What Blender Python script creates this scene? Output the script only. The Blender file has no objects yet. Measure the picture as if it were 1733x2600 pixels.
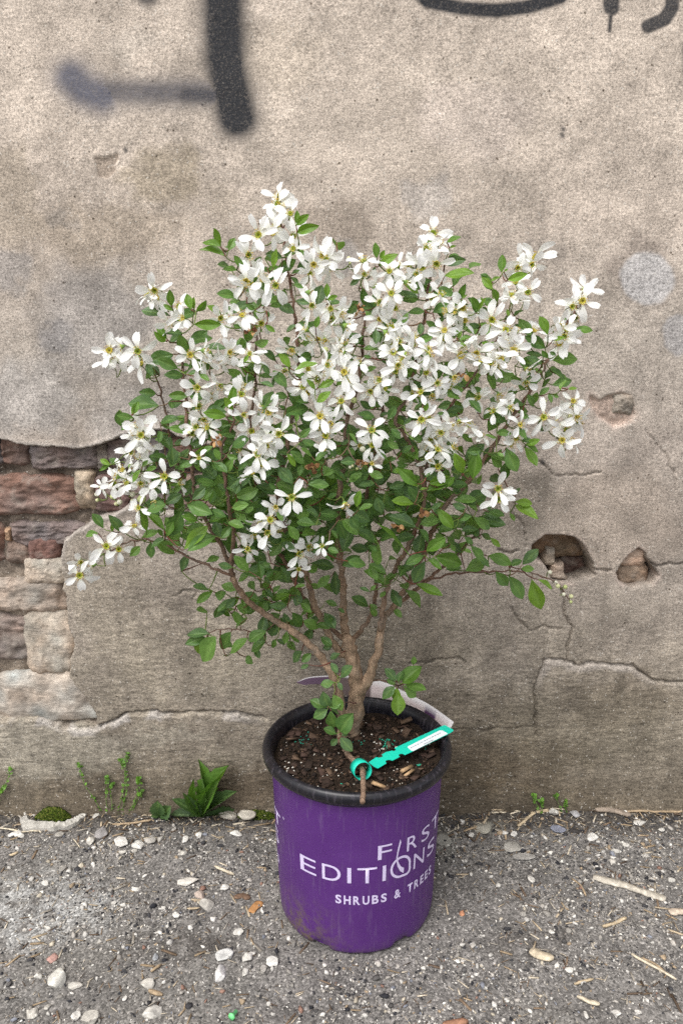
import bpy, bmesh, math
import numpy as np
from mathutils import Vector, Matrix

rng = np.random.default_rng(7)
scene = bpy.context.scene
COL = scene.collection

# ------------------------------------------------------------------ camera
F = 1953.0                       # focal length in photo pixels (photo 1733 x 2600)
PITCH = math.radians(14.0)
H = 0.88
cam_d = bpy.data.cameras.new('camera')
cam_d.sensor_fit = 'VERTICAL'
cam_d.sensor_height = 24.0
cam_d.lens = 24.0 * F / 2600.0
cam_d.clip_start = 0.02
cam_d.clip_end = 300.0
cam = bpy.data.objects.new('camera', cam_d)
COL.objects.link(cam)
cam.location = (0, 0, H)
cam.rotation_euler = (math.pi / 2 - PITCH, 0, 0)
scene.camera = cam

# ------------------------------------------------------------------ sky, sun, exposure
SUN_EL, SUN_AZ = math.radians(58), math.radians(215)   # overcast; brighter part of the sky up, behind and to the left of the camera
world = bpy.data.worlds.new('World')
scene.world = world
world.use_nodes = True
wn = world.node_tree
wn.nodes.clear()
w_out = wn.nodes.new('ShaderNodeOutputWorld')
w_bg = wn.nodes.new('ShaderNodeBackground')
w_sky = wn.nodes.new('ShaderNodeTexSky')
w_sky.sky_type = 'NISHITA'
w_sky.sun_disc = False
w_sky.sun_elevation = SUN_EL
w_sky.sun_rotation = SUN_AZ
w_sky.dust_density = 3.0
w_hsv = wn.nodes.new('ShaderNodeHueSaturation')     # cloud cover: nearly neutral light from the whole sky
w_hsv.inputs['Saturation'].default_value = 0.13
wn.links.new(w_sky.outputs[0], w_hsv.inputs['Color'])
wn.links.new(w_hsv.outputs[0], w_bg.inputs['Color'])
w_bg.inputs['Strength'].default_value = 0.15
wn.links.new(w_bg.outputs[0], w_out.inputs['Surface'])

sun_d = bpy.data.lights.new('sun', 'SUN')
sun_d.energy = 1.1
sun_d.angle = math.radians(35)
sun_d.color = (1.0, 0.97, 0.93)
sun = bpy.data.objects.new('sun', sun_d)
COL.objects.link(sun)
sdir = Vector((math.sin(SUN_AZ) * math.cos(SUN_EL), math.cos(SUN_AZ) * math.cos(SUN_EL), math.sin(SUN_EL)))
sun.rotation_euler = sdir.to_track_quat('Z', 'Y').to_euler()
sun.location = (-2, -3, 5)

scene.view_settings.view_transform = 'Standard'
scene.view_settings.look = 'None'
scene.view_settings.exposure = 0.76
scene.view_settings.gamma = 1.0
scene.view_settings.use_curve_mapping = False
scene.render.engine = 'CYCLES'
scene.cycles.use_denoising = False
scene.cycles.max_bounces = 8
scene.cycles.transmission_bounces = 6

# ------------------------------------------------------------------ pixel <-> place
CP, SP = math.cos(PITCH), math.sin(PITCH)
YW = 1.242            # wall face
YC, XC = 1.03, 0.023  # pot centre on the ground


def ray(px, py):
    u, v = (px - 866.5) / F, (1300.0 - py) / F
    return np.array([u, CP + v * SP, -SP + v * CP])


def PY(px, py, Y):
    d = ray(px, py)
    return np.array([0, 0, H]) + d * (Y / d[1])


def PZ(px, py, z):
    d = ray(px, py)
    return np.array([0, 0, H]) + d * ((z - H) / d[2])


def proj(x, y, z):
    z = z - H
    f = y * CP - z * SP
    u = y * SP + z * CP
    return 866.5 + F * x / f, 1300.0 - F * u / f


# ------------------------------------------------------------------ numeric helpers
_tab = np.random.default_rng(11).random((16, 256, 256))


def vnoise(x, y, seed=0):
    t = _tab[seed % 16]
    xi = np.floor(x).astype(np.int64)
    yi = np.floor(y).astype(np.int64)
    fx, fy = x - xi, y - yi
    fx = fx * fx * (3 - 2 * fx)
    fy = fy * fy * (3 - 2 * fy)
    a = t[xi & 255, yi & 255]
    b = t[(xi + 1) & 255, yi & 255]
    c = t[xi & 255, (yi + 1) & 255]
    d = t[(xi + 1) & 255, (yi + 1) & 255]
    return (a * (1 - fx) + b * fx) * (1 - fy) + (c * (1 - fx) + d * fx) * fy


def fbm(x, y, freq, octaves=4, seed=0, gain=0.5):
    x = np.asarray(x, float) * freq + 37.3 * (seed + 1)
    y = np.asarray(y, float) * freq + 91.7 * (seed + 1)
    s, a, tot = 0, 1.0, 0
    for o in range(octaves):
        s = s + a * vnoise(x, y, seed + o)
        tot += a
        a *= gain
        x = x * 2.03 + 5.1
        y = y * 2.03 + 7.7
    return s / tot           # 0..1


def sstep(a, b, x):
    t = np.clip((x - a) / (b - a), 0, 1)
    return t * t * (3 - 2 * t)


def seg_dist(px, py, pts):
    d = np.full(px.shape, 1e9)
    for (x0, y0), (x1, y1) in zip(pts[:-1], pts[1:]):
        vx, vy = x1 - x0, y1 - y0
        L = vx * vx + vy * vy + 1e-9
        t = np.clip(((px - x0) * vx + (py - y0) * vy) / L, 0, 1)
        d = np.minimum(d, np.hypot(px - x0 - t * vx, py - y0 - t * vy))
    return d


def poly_sd(px, py, pts):
    """signed distance in pixels, negative inside"""
    pts = list(pts)
    d = seg_dist(px, py, pts + [pts[0]])
    inside = np.zeros(px.shape, bool)
    n = len(pts)
    for i in range(n):
        x0, y0 = pts[i]
        x1, y1 = pts[(i + 1) % n]
        if y0 == y1:
            continue
        c = ((y0 > py) != (y1 > py)) & (px < (x1 - x0) * (py - y0) / (y1 - y0) + x0)
        inside ^= c
    return np.where(inside, -d, d)


def lin(c):
    c = np.asarray(c, float) / 255.0
    return np.where(c <= 0.04045, c / 12.92, ((c + 0.055) / 1.055) ** 2.4)


# ------------------------------------------------------------------ mesh helpers
def mesh_np(name, V, faces, cols=None, smooth=False, attrs=None, normals=None):
    """faces: int array (n,3) or (n,4)"""
    V = np.asarray(V, np.float32).reshape(-1, 3)
    faces = np.asarray(faces, np.int32)
    me = bpy.data.meshes.new(name)
    me.vertices.add(len(V))
    me.vertices.foreach_set('co', V.ravel())
    k = faces.shape[1]
    me.loops.add(faces.size)
    me.loops.foreach_set('vertex_index', faces.ravel())
    me.polygons.add(len(faces))
    me.polygons.foreach_set('loop_start', np.arange(len(faces), dtype=np.int32) * k)
    me.polygons.foreach_set('loop_total', np.full(len(faces), k, np.int32))
    if smooth:
        me.polygons.foreach_set('use_smooth', np.ones(len(faces), bool))
    me.update(calc_edges=True)
    if cols is not None:
        set_col(me, cols)
    for an, av in (attrs or {}).items():
        a = me.attributes.new(an, 'FLOAT', 'POINT')
        a.data.foreach_set('value', np.asarray(av, np.float32).ravel())
    return me


def set_col(me, cols):
    cols = np.asarray(cols, np.float32)
    if cols.ndim == 1:
        cols = np.tile(cols[:3], (len(me.vertices), 1))
    c4 = np.ones((len(cols), 4), np.float32)
    c4[:, :3] = cols[:, :3]
    a = me.attributes.new('col', 'FLOAT_COLOR', 'POINT')
    a.data.foreach_set('color', c4.ravel())


def grid_faces(ny, nx, flip=False):
    i = np.arange(ny - 1)[:, None] * nx + np.arange(nx - 1)[None, :]
    f = np.stack([i, i + 1, i + nx + 1, i + nx], -1).reshape(-1, 4)
    return f[:, ::-1] if flip else f


def obj(name, me, mat=None, parent=None, mw=None):
    o = bpy.data.objects.new(name, me)
    COL.objects.link(o)
    if mat is not None and me is not None and len(me.materials) == 0:
        me.materials.append(mat)
    if parent is not None:
        o.parent = parent
    if mw is not None:
        o.matrix_local = mw
    return o


def tag(o, label=None, cat=None, group=None, kind=None):
    if label:
        o['label'] = label
    if cat:
        o['category'] = cat
    if group:
        o['group'] = group
    if kind:
        o['kind'] = kind
    return o


def empty(name, loc):
    o = bpy.data.objects.new(name, None)
    o.empty_display_size = 0.02
    COL.objects.link(o)
    o.location = loc
    return o


def catmull(pts, step):
    pts = np.asarray(pts, float)
    P = np.vstack([2 * pts[0] - pts[1], pts, 2 * pts[-1] - pts[-2]])
    out = []
    for i in range(1, len(P) - 2):
        L = np.linalg.norm(P[i + 1, :3] - P[i, :3])
        n = max(1, int(math.ceil(L / step)))
        for t in np.arange(n) / n:
            a, b, c, d = P[i - 1], P[i], P[i + 1], P[i + 2]
            out.append(0.5 * (2 * b + (c - a) * t + (2 * a - 5 * b + 4 * c - d) * t * t + (3 * b - a - 3 * c + d) * t ** 3))
    out.append(P[-2])
    return np.array(out)


def tube(pts, rad, n=6, rough=0.0, seed=0, cap=True):
    """pts (m,3), rad (m,) -> V, tris"""
    pts = np.asarray(pts, float)
    m = len(pts)
    rad = np.broadcast_to(np.asarray(rad, float), (m,))
    T = np.gradient(pts, axis=0)
    T /= np.linalg.norm(T, axis=1)[:, None] + 1e-12
    up = np.array([0.31, 0.17, 0.93])
    if abs(T[0] @ up) > 0.95:
        up = np.array([1.0, 0, 0])
    N = np.zeros_like(pts)
    u = np.cross(T[0], up)
    u /= np.linalg.norm(u)
    for i in range(m):
        u = u - T[i] * (u @ T[i])
        u /= np.linalg.norm(u) + 1e-12
        N[i] = u
    B = np.cross(T, N)
    a = np.arange(n) * 2 * math.pi / n
    r = rad[:, None] * np.ones(n)
    if rough:
        rr = np.random.default_rng(seed)
        r = r * (1 + rough * (rr.random((m, n)) - 0.5) * 2)
    V = pts[:, None, :] + r[..., None] * (np.cos(a)[None, :, None] * N[:, None, :] + np.sin(a)[None, :, None] * B[:, None, :])
    V = V.reshape(-1, 3)
    tris = []
    for i in range(m - 1):
        for j in range(n):
            a0, a1 = i * n + j, i * n + (j + 1) % n
            b0, b1 = a0 + n, a1 + n
            tris += [(a0, a1, b1), (a0, b1, b0)]
    if cap:
        k = len(V)
        V = np.vstack([V, pts[:1], pts[-1:]])
        for j in range(n):
            tris.append((k, (j + 1) % n, j))
            tris.append((k + 1, (m - 1) * n + j, (m - 1) * n + (j + 1) % n))
    return V, np.array(tris)


def join(parts):
    """parts: list of (V, tris, col or None)"""
    Vs, Ts, Cs, k = [], [], [], 0
    for V, T, c in parts:
        Vs.append(V)
        Ts.append(np.asarray(T) + k)
        c = np.asarray(c, float)
        Cs.append(np.tile(c, (len(V), 1)) if c.ndim == 1 else c)
        k += len(V)
    return np.vstack(Vs), np.vstack(Ts), np.vstack(Cs)


# ------------------------------------------------------------------ materials
def new_mat(name):
    m = bpy.data.materials.new(name)
    m.use_nodes = True
    nt = m.node_tree
    nt.nodes.clear()
    out = nt.nodes.new('ShaderNodeOutputMaterial')
    return m, nt, out


class NB:
    """small node-tree builder"""
    def __init__(s, nt):
        s.nt = nt

    def n(s, t, **kw):
        nd = s.nt.nodes.new(t)
        for k, v in kw.items():
            if k.startswith('i_'):
                nd.inputs[k[2:].replace('_', ' ')].default_value = v
            else:
                setattr(nd, k, v)
        return nd

    def l(s, a, b):
        s.nt.links.new(a, b)

    def noise(s, vec, scale, detail=3.0, rough=0.6):
        nd = s.n('ShaderNodeTexNoise')
        nd.inputs['Scale'].default_value = scale
        nd.inputs['Detail'].default_value = detail
        nd.inputs['Roughness'].default_value = rough
        s.l(vec, nd.inputs['Vector'])
        return nd.outputs['Fac']

    def ramp(s, fac, stops):
        r = s.n('ShaderNodeValToRGB')
        el = r.color_ramp.elements
        while len(el) < len(stops):
            el.new(0.5)
        for e, (p, c) in zip(el, stops):
            e.position = p
            e.color = (c, c, c, 1) if np.isscalar(c) else (*c, 1)
        s.l(fac, r.inputs[0])
        return r.outputs[0]

    def mul(s, a, b, fac=1.0, mode='MULTIPLY'):
        m = s.n('ShaderNodeMix', data_type='RGBA', blend_type=mode)
        m.inputs[0].default_value = fac
        for v, i in ((a, 6), (b, 7)):
            if hasattr(v, 'links'):
                s.l(v, m.inputs[i])
            else:
                m.inputs[i].default_value = (*v, 1)
        return m.outputs[2]

    def mix(s, fac, a, b):
        m = s.n('ShaderNodeMix', data_type='RGBA')
        if hasattr(fac, 'links'):
            s.l(fac, m.inputs[0])
        else:
            m.inputs[0].default_value = fac
        for v, i in ((a, 6), (b, 7)):
            if hasattr(v, 'links'):
                s.l(v, m.inputs[i])
            else:
                m.inputs[i].default_value = (*v, 1)
        return m.outputs[2]

    def bump(s, height, strength, dist, normal=None):
        b = s.n('ShaderNodeBump')
        b.inputs['Strength'].default_value = strength
        b.inputs['Distance'].default_value = dist
        s.l(height, b.inputs['Height'])
        if normal is not None:
            s.l(normal, b.inputs['Normal'])
        return b.outputs[0]

    def pos(s):
        return s.n('ShaderNodeNewGeometry').outputs['Position']

    def attr(s, name):
        a = s.n('ShaderNodeAttribute', attribute_name=name)
        return a

    def stretch(s, vec, sc):
        m = s.n('ShaderNodeMapping')
        m.inputs['Scale'].default_value = sc
        s.l(vec, m.inputs['Vector'])
        return m.outputs[0]

    def bsdf(s, out, color, rough=0.8, spec=0.3, normal=None):
        p = s.n('ShaderNodeBsdfPrincipled')
        if hasattr(color, 'links'):
            s.l(color, p.inputs['Base Color'])
        else:
            p.inputs['Base Color'].default_value = (*color, 1)
        if hasattr(rough, 'links'):
            s.l(rough, p.inputs['Roughness'])
        else:
            p.inputs['Roughness'].default_value = rough
        p.inputs['Specular IOR Level'].default_value = spec
        if normal is not None:
            s.l(normal, p.inputs['Normal'])
        if out is not None:
            s.l(p.outputs[0], out.inputs['Surface'])
        return p


def mat_plaster():
    m, nt, out = new_mat('weathered_plaster')
    b = NB(nt)
    p = b.pos()
    col = b.attr('col').outputs['Color']
    paint = b.attr('paint').outputs['Fac']
    rough_a = b.attr('rough').outputs['Fac']
    g1 = b.noise(p, 400, 4, 0.85)
    g2 = b.noise(p, 190, 4, 0.7)
    col = b.mul(col, b.ramp(g1, [(0.33, 0.38), (0.5, 1.0), (0.66, 1.5)]))
    col = b.mul(col, b.ramp(g2, [(0.3, 0.74), (0.5, 1.0), (0.7, 1.2)]))
    hs = b.noise(b.stretch(p, (0.35, 1, 1.6)), 210, 3, 0.7)
    hs_c = b.ramp(hs, [(0.34, 0.68), (0.5, 1.0), (0.66, 1.25)])
    white = b.n('ShaderNodeRGB')
    white.outputs[0].default_value = (1, 1, 1, 1)
    col = b.mul(col, b.mix(rough_a, white.outputs[0], hs_c))
    # dark pits and pale sand grains
    v = b.n('ShaderNodeTexVoronoi')
    v.inputs['Scale'].default_value = 95
    b.l(p, v.inputs['Vector'])
    pit = b.ramp(v.outputs['Distance'], [(0.0, 1.0), (0.13, 1.0), (0.2, 0.0)])
    gate = b.ramp(b.noise(p, 60, 2), [(0.56, 0.0), (0.64, 1.0)])
    pitm = b.mul(pit, gate)
    col = b.mix(pitm, col, b.mul(col, (0.3, 0.28, 0.26)))
    v2 = b.n('ShaderNodeTexVoronoi')
    v2.inputs['Scale'].default_value = 240
    b.l(p, v2.inputs['Vector'])
    gr = b.ramp(v2.outputs['Distance'], [(0.0, 0.8), (0.2, 0.7), (0.32, 0.0)])
    gate2 = b.ramp(b.noise(p, 130, 1), [(0.57, 0.0), (0.63, 1.0)])
    col = b.mix(b.mul(gr, gate2), col, (0.62, 0.58, 0.52))
    # sprayed paint: soft edges break up into droplets
    sp = b.n('ShaderNodeMath', operation='MULTIPLY', use_clamp=True)
    b.l(paint, sp.inputs[0])
    b.l(b.ramp(g1, [(0.32, 0.35), (0.5, 1.0), (0.68, 1.0)]), sp.inputs[1])
    pm = sp.outputs[0]
    pc = b.mix(b.attr('paintblue').outputs['Fac'], (0.035, 0.036, 0.04), (0.11, 0.12, 0.17))
    col = b.mix(pm, col, pc)
    n1 = b.bump(g2, 0.35, 0.004)
    n2 = b.bump(hs, 0.3, 0.0025, n1)
    n3 = b.bump(g1, 0.35, 0.0012, n2)
    b.bsdf(out, col, 0.95, 0.15, n3)
    return m


def mat_attr(name, rough=0.85, spec=0.25, n_scale=300, contrast=0.3, bump=0.3, bdist=0.002, extra=None):
    """colour from the 'col' attribute times grain"""
    m, nt, out = new_mat(name)
    b = NB(nt)
    p = b.pos()
    col = b.attr('col').outputs['Color']
    g = b.noise(p, n_scale, 4, 0.7)
    col = b.mul(col, b.ramp(g, [(0.25, 1 - contrast), (0.5, 1.0), (0.75, 1 + contrast)]))
    nrm = b.bump(g, bump, bdist)
    b.bsdf(out, col, rough, spec, nrm)
    return m


def mat_bark():
    m, nt, out = new_mat('shrub_bark')
    b = NB(nt)
    p = b.pos()
    col = b.attr('col').outputs['Color']
    g = b.noise(b.stretch(p, (1, 1, .22)), 330, 5, 0.75)
    k = b.noise(p, 70, 3, 0.6)
    col = b.mul(col, b.ramp(g, [(0.3, 0.45), (0.48, 0.95), (0.7, 1.4)]))
    col = b.mul(col, b.ramp(k, [(0.35, 0.75), (0.65, 1.2)]))
    col = b.mix(b.ramp(b.noise(p, 24, 2), [(.5, 0.), (.7, .4)]), col, (.27, .24, .2))
    b.bsdf(out, col, 0.92, 0.12, b.bump(k, .4, .003, b.bump(g, .9, .003)))
    return m


def mat_brick():
    m, nt, out = new_mat('old_brick')
    b = NB(nt)
    p = b.pos()
    col = b.attr('col').outputs['Color']
    g = b.noise(b.stretch(p, (0.6, 1, 1.8)), 75, 6, 0.72)
    g2 = b.noise(p, 420, 4, 0.7)
    col = b.mul(col, b.ramp(g, [(0.25, 0.42), (0.45, 0.9), (0.6, 1.1), (0.8, 1.7)]))
    col = b.mul(col, b.ramp(g2, [(0.25, 0.68), (0.5, 1.0), (0.75, 1.35)]))
    dust = b.ramp(b.noise(p, 38, 3), [(0.5, 0.0), (0.68, 0.5)])
    col = b.mix(dust, col, (0.33, 0.29, 0.25))
    n1 = b.bump(g, 0.6, 0.006)
    n2 = b.bump(g2, 0.4, 0.0015, n1)
    b.bsdf(out, col, 0.92, 0.15, n2)
    return m


def mat_ground():
    m, nt, out = new_mat('gritty_asphalt')
    b = NB(nt)
    p = b.pos()
    col = b.attr('col').outputs['Color']
    g = b.noise(p, 330, 4, 0.75)
    v = b.n('ShaderNodeTexVoronoi')
    v.inputs['Scale'].default_value = 330
    b.l(p, v.inputs['Vector'])
    grain = b.ramp(v.outputs['Color'], [(0.0, 0.35), (0.55, 0.8), (0.85, 1.2), (1.0, 2.4)])
    col = b.mul(col, grain)
    col = b.mul(col, b.ramp(g, [(0.3, 0.6), (0.5, 1.0), (0.7, 1.4)]))
    n1 = b.bump(v.outputs['Distance'], 0.4, -0.002)
    n2 = b.bump(g, 0.4, 0.002, n1)
    b.bsdf(out, col, 0.9, 0.2, n2)
    return m


def mat_leaf():
    m, nt, out = new_mat('leaf_green')
    b = NB(nt)
    col = b.attr('col').outputs['Color']
    rib = b.attr('rib').outputs['Fac']
    p = b.pos()
    g = b.noise(p, 90, 3, 0.6)
    col = b.mul(col, b.ramp(g, [(0.3, 0.82), (0.7, 1.16)]))
    col = b.mix(b.ramp(rib, [(0.0, 0.0), (1.0, 0.42)]), col, (0.21, 0.33, 0.09))
    geo = b.n('ShaderNodeNewGeometry')
    back = b.mix(0.35, col, (0.13, 0.2, 0.08))
    colb = b.mix(geo.outputs['Backfacing'], col, back)
    nrm = b.bump(rib, 0.35, -0.002, b.bump(g, 0.12, 0.003))
    pr = b.bsdf(None, colb, 0.42, 0.4, nrm)
    tr = b.n('ShaderNodeBsdfTranslucent')
    tcol = b.mul(col, (1.5, 1.6, 0.5))
    b.l(tcol, tr.inputs['Color'])
    mx = b.n('ShaderNodeMixShader')
    mx.inputs[0].default_value = 0.3
    b.l(pr.outputs[0], mx.inputs[1])
    b.l(tr.outputs[0], mx.inputs[2])
    b.l(mx.outputs[0], out.inputs['Surface'])
    return m


def mat_petal():
    m, nt, out = new_mat('white_petal')
    b = NB(nt)
    col = b.attr('col').outputs['Color']
    p = b.pos()
    g = b.noise(p, 260, 2, 0.5)
    pr = b.bsdf(None, col, 0.55, 0.25, b.bump(g, 0.25, 0.0015))
    tr = b.n('ShaderNodeBsdfTranslucent')
    b.l(b.mul(col, (1.0, 0.99, 0.95)), tr.inputs['Color'])
    mx = b.n('ShaderNodeMixShader')
    mx.inputs[0].default_value = 0.3
    b.l(pr.outputs[0], mx.inputs[1])
    b.l(tr.outputs[0], mx.inputs[2])
    b.l(mx.outputs[0], out.inputs['Surface'])
    return m


def mat_pot(name, base, rough, dirt):
    m, nt, out = new_mat(name)
    b = NB(nt)
    p = b.pos()
    g = b.noise(p, 14, 4, 0.6)
    col = b.mix(b.ramp(g, [(0.35, 0.0), (0.7, 0.35)]), base, tuple(min(1, c * 1.35 + 0.01) for c in base))
    fine = b.noise(b.stretch(p, (1, 1, 0.12)), 160, 3, 0.6)       # vertical scuffs of the moulded plastic
    col = b.mix(b.ramp(fine, [(0.55, 0.0), (0.75, 0.16)]), col, (0.3, 0.26, 0.32))
    dust = b.ramp(b.noise(p, 330, 3, 0.8), [(0.62, 0.0), (0.72, 0.4)])
    sm = b.attr('dirt').outputs['Fac']
    brk = b.ramp(b.noise(p, 75, 4, 0.75), [(0.42, 0.0), (0.6, 1.0)])
    col = b.mix(b.mul(b.mul(dust, dirt), (1, 1, 1)), col, (0.34, 0.3, 0.27))
    dm = b.n('ShaderNodeMath', operation='MULTIPLY')
    b.l(sm, dm.inputs[0])
    b.l(brk, dm.inputs[1])
    col = b.mix(dm.outputs[0], col, (0.13, 0.095, 0.07))
    r = b.ramp(g, [(0.3, rough - 0.08), (0.7, rough + 0.1)])
    b.bsdf(out, col, r, 0.4, b.bump(b.noise(p, 45, 2), 0.06, 0.004))
    return m


M = {
    'plaster': mat_plaster(),
    'brick': mat_brick(),
    'ground': mat_ground(),
    'stone': mat_attr('loose_stone', 0.9, 0.2, 260, 0.28, 0.5, 0.002),
    'wood': mat_attr('dry_wood', 0.9, 0.15, 220, 0.35, 0.4, 0.001),
    'bark': mat_bark(),
    'soil': mat_attr('potting_mix', 0.97, 0.08, 420, 0.6, 0.8, 0.003),
    'leaf': mat_leaf(),
    'petal': mat_petal(),
    'center': mat_attr('flower_center', 0.7, 0.2, 500, 0.2, 0.1, 0.0005),
    'purple': mat_pot('purple_plastic', (0.078, 0.020, 0.150), 0.42, (0.5, 0.5, 0.5)),
    'black': mat_pot('black_plastic', (0.006, 0.006, 0.010), 0.3, (0.12, 0.12, 0.12)),
    'print': mat_attr('lilac_print', 0.55, 0.3, 300, 0.12, 0.05, 0.0003),
    'tag': mat_attr('tag_plastic', 0.4, 0.4, 300, 0.04, 0.02, 0.0005),
    'moss': mat_attr('moss', 0.95, 0.1, 600, 0.5, 0.8, 0.002),
}

# ================================================================== THE WALL
def axis(lo, hi, step, out, grow=1.5):
    a = list(np.arange(lo, hi + step / 2, step))
    s, v = step, a[-1]
    while v < out[1]:
        s *= grow
        v = min(v + s, out[1])
        a.append(v)
    s, v, pre = step, lo, []
    while v > out[0]:
        s *= grow
        v = max(v - s, out[0])
        pre.append(v)
    return np.array(pre[::-1] + a)


EXPOSED = [(-260, 1095), (-60, 1100), (0, 1112), (40, 1126), (95, 1136), (150, 1139), (215, 1139), (262, 1128), (300, 1108), (350, 1092), (420, 1098),
           (500, 1120), (590, 1150), (600, 1230), (560, 1290), (470, 1310), (380, 1300), (318, 1288), (270, 1312), (215, 1342), (165, 1372),
           (150, 1415), (160, 1470), (172, 1545), (180, 1640), (172, 1722), (205, 1765), (238, 1800), (246, 1838), (165, 1842), (107, 1822),
           (0, 1822), (-260, 1822)]
HOLE1 = [(1352, 1384), (1383, 1364), (1420, 1361), (1457, 1366), (1472, 1380), (1486, 1396), (1503, 1424), (1507, 1456), (1490, 1466), (1468, 1476),
         (1447, 1482), (1412, 1482), (1398, 1470), (1392, 1446), (1372, 1424), (1350, 1408)]
HOLE2 = [(1566, 1458), (1580, 1435), (1600, 1405), (1622, 1395), (1640, 1404), (1646, 1430), (1660, 1450), (1667, 1466), (1652, 1484), (1600, 1494),
         (1575, 1484)]
CHIP1 = [(1492, 1000), (1520, 1006), (1560, 998), (1575, 994), (1600, 1000), (1612, 1048), (1600, 1072), (1555, 1084), (1520, 1062), (1498, 1036)]
CHIP2 = [(242, 398), (262, 400), (298, 392), (302, 402), (290, 418), (294, 436), (272, 455), (250, 448), (247, 425)]
CRACKS = [  # polyline, half width px, depth m
    ([(1383, 1674), (1435, 1680), (1479, 1685), (1540, 1687), (1604, 1689), (1631, 1709), (1658, 1727), (1733, 1734), (1800, 1730)], 2.6, .006),
    ([(1383, 1674), (1372, 1700), (1363, 1725), (1358, 1760), (1359, 1801), (1357, 1840), (1364, 1868)], 2.2, .005),
    ([(1424, 1482), (1427, 1500), (1428, 1553), (1440, 1580), (1454, 1590), (1446, 1610), (1440, 1634), (1437, 1679)], 2.0, .005),
    ([(1508, 1444), (1530, 1448), (1552, 1447)], 2.2, .004),
    ([(1643, 1424), (1665, 1439), (1700, 1430), (1733, 1428), (1800, 1432)], 2.0, .004),
    ([(1264, 1396), (1290, 1407), (1315, 1400)], 2.0, .004),
    ([(1638, 1089), (1660, 1120), (1690, 1165), (1709, 1196), (1712, 1250)], 1.4, .002),
    ([(1365, 1172), (1400, 1198), (1425, 1210), (1490, 1208), (1520, 1198)], 1.6, .0025),
    ([(1295, 1540), (1320, 1580), (1345, 1602), (1380, 1590), (1420, 1596)], 1.8, .003),
    ([(1300, 1300), (1330, 1340), (1336, 1390)], 1.6, .0025),
    ([(1040, 1684), (1110, 1680), (1130, 1671), (1170, 1672), (1180, 1680)], 2.0, .004),
    ([(490, 1525), (500, 1500), (470, 1500), (440, 1512)], 1.5, .002),
    ([(1090, 1850), (1300, 1850), (1355, 1842)], 1.5, .002),
    ([(240, 1500), (216, 1440)], 1.2, .001),
]
PLINTH = [(-300, 1822), (0, 1822), (107, 1822), (165, 1845), (241, 1848), (268, 1840), (321, 1813), (397, 1803), (411, 1812), (491, 1808), (589, 1808),
          (640, 1815), (700, 1832), (760, 1850)]
SLAB = [(1383, 1674), (1479, 1685), (1604, 1689), (1631, 1709), (1658, 1727), (1733, 1734), (2100, 1738), (2100, 1990), (1364, 1990), (1358, 1801), (1363, 1725)]

xs = axis(-0.72, 0.72, 0.0024, (-6, 6), 1.6)
zs = axis(-0.03, 1.44, 0.0024, (-0.25, 4.5), 1.6)
X, Z = np.meshgrid(xs, zs)
PX, PYY = proj(X, np.full_like(X, YW), Z)
# ragged edges: shift the pixel position by noise before measuring distances
wx = (fbm(X, Z, 34, 4, 1) - 0.5) * 26
wy = (fbm(X, Z, 34, 4, 5) - 0.5) * 26
QX, QY = PX + wx, PYY + wy
jx = (fbm(X, Z, 60, 3, 2) - 0.5) * 16
jy = (fbm(X, Z, 60, 3, 6) - 0.5) * 16

big = fbm(X, Z, 3.0, 4, 3) - 0.5
mid = fbm(X, Z, 16, 4, 4) - 0.5
fine = fbm(X, Z, 110, 3, 8) - 0.5
h = big * 0.006 + mid * 0.0035 + fine * 0.0011
low = sstep(1250, 1800, PYY + big * 500)
tro = fbm(X * 0.4, Z * 1.5, 120, 3, 9) - 0.5
h += low * tro * 0.0022

sdE = poly_sd(QX, QY, EXPOSED)
sd1 = poly_sd(PX + wx * .5, PYY + wy * .5, HOLE1)
sd2 = poly_sd(PX + wx * .5, PYY + wy * .5, HOLE2)
sdc1 = poly_sd(PX + wx * .7, PYY + wy * .7, CHIP1)
sdc2 = poly_sd(PX + wx * .3, PYY + wy * .3, CHIP2)
mort = fbm(X, Z, 60, 4, 10) - 0.5
pale_low = sstep(1440, 1480, QY)            # lower left: stones smeared with mortar, nearly flush
floorE = -0.026 + mort * 0.014 + pale_low * 0.003
inE = sstep(3, -4, sdE)
h = h * (1 - inE) + floorE * inE
h += 0.0025 * sstep(22, 2, np.abs(sdE)) * (sdE > 0) * sstep(1400, 1300, QY)       # plaster swells at its broken edge
in1 = sstep(3, -4, sd1)
h = h * (1 - in1) + (-0.075 + mort * 0.02) * in1
in2 = sstep(3, -4, sd2)
h = h * (1 - in2) + (-0.05 + mort * 0.02) * in2
inc1 = sstep(3, -8, sdc1)
h = h - inc1 * (0.006 + mort * 0.012)
inc2 = sstep(2, -2, sdc2)
h = h - inc2 * 0.0032
for pts, hw, dep in CRACKS:
    d = seg_dist(PX + jx, PYY + jy, pts)
    h -= dep * 1.7 * sstep(hw * 1.7, hw * 0.5, d)
px_line = np.interp(PX + jx, [p[0] for p in PLINTH], [p[1] for p in PLINTH]) + jy * 0.7
below = PYY - px_line
fadeP = sstep(800, 640, PX)
inP = sstep(-2, 3, below) * fadeP
h += inP * 0.006
dP = np.abs(below)
crackP = sstep(5, 1, dP) * sstep(720, 640, PX) * sstep(0.42, 0.55, fbm(X, Z, 22, 3, 12) + 0.12)
h -= crackP * 0.013
sdS = poly_sd(PX + jx, PYY + jy, SLAB)
inS = sstep(2, -3, sdS) * sstep(1990, 1880, PYY)
h += inS * 0.003
h += 0.012 * sstep(0.05, -0.01, Z)         # foot of the wall flares into the debris

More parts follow.
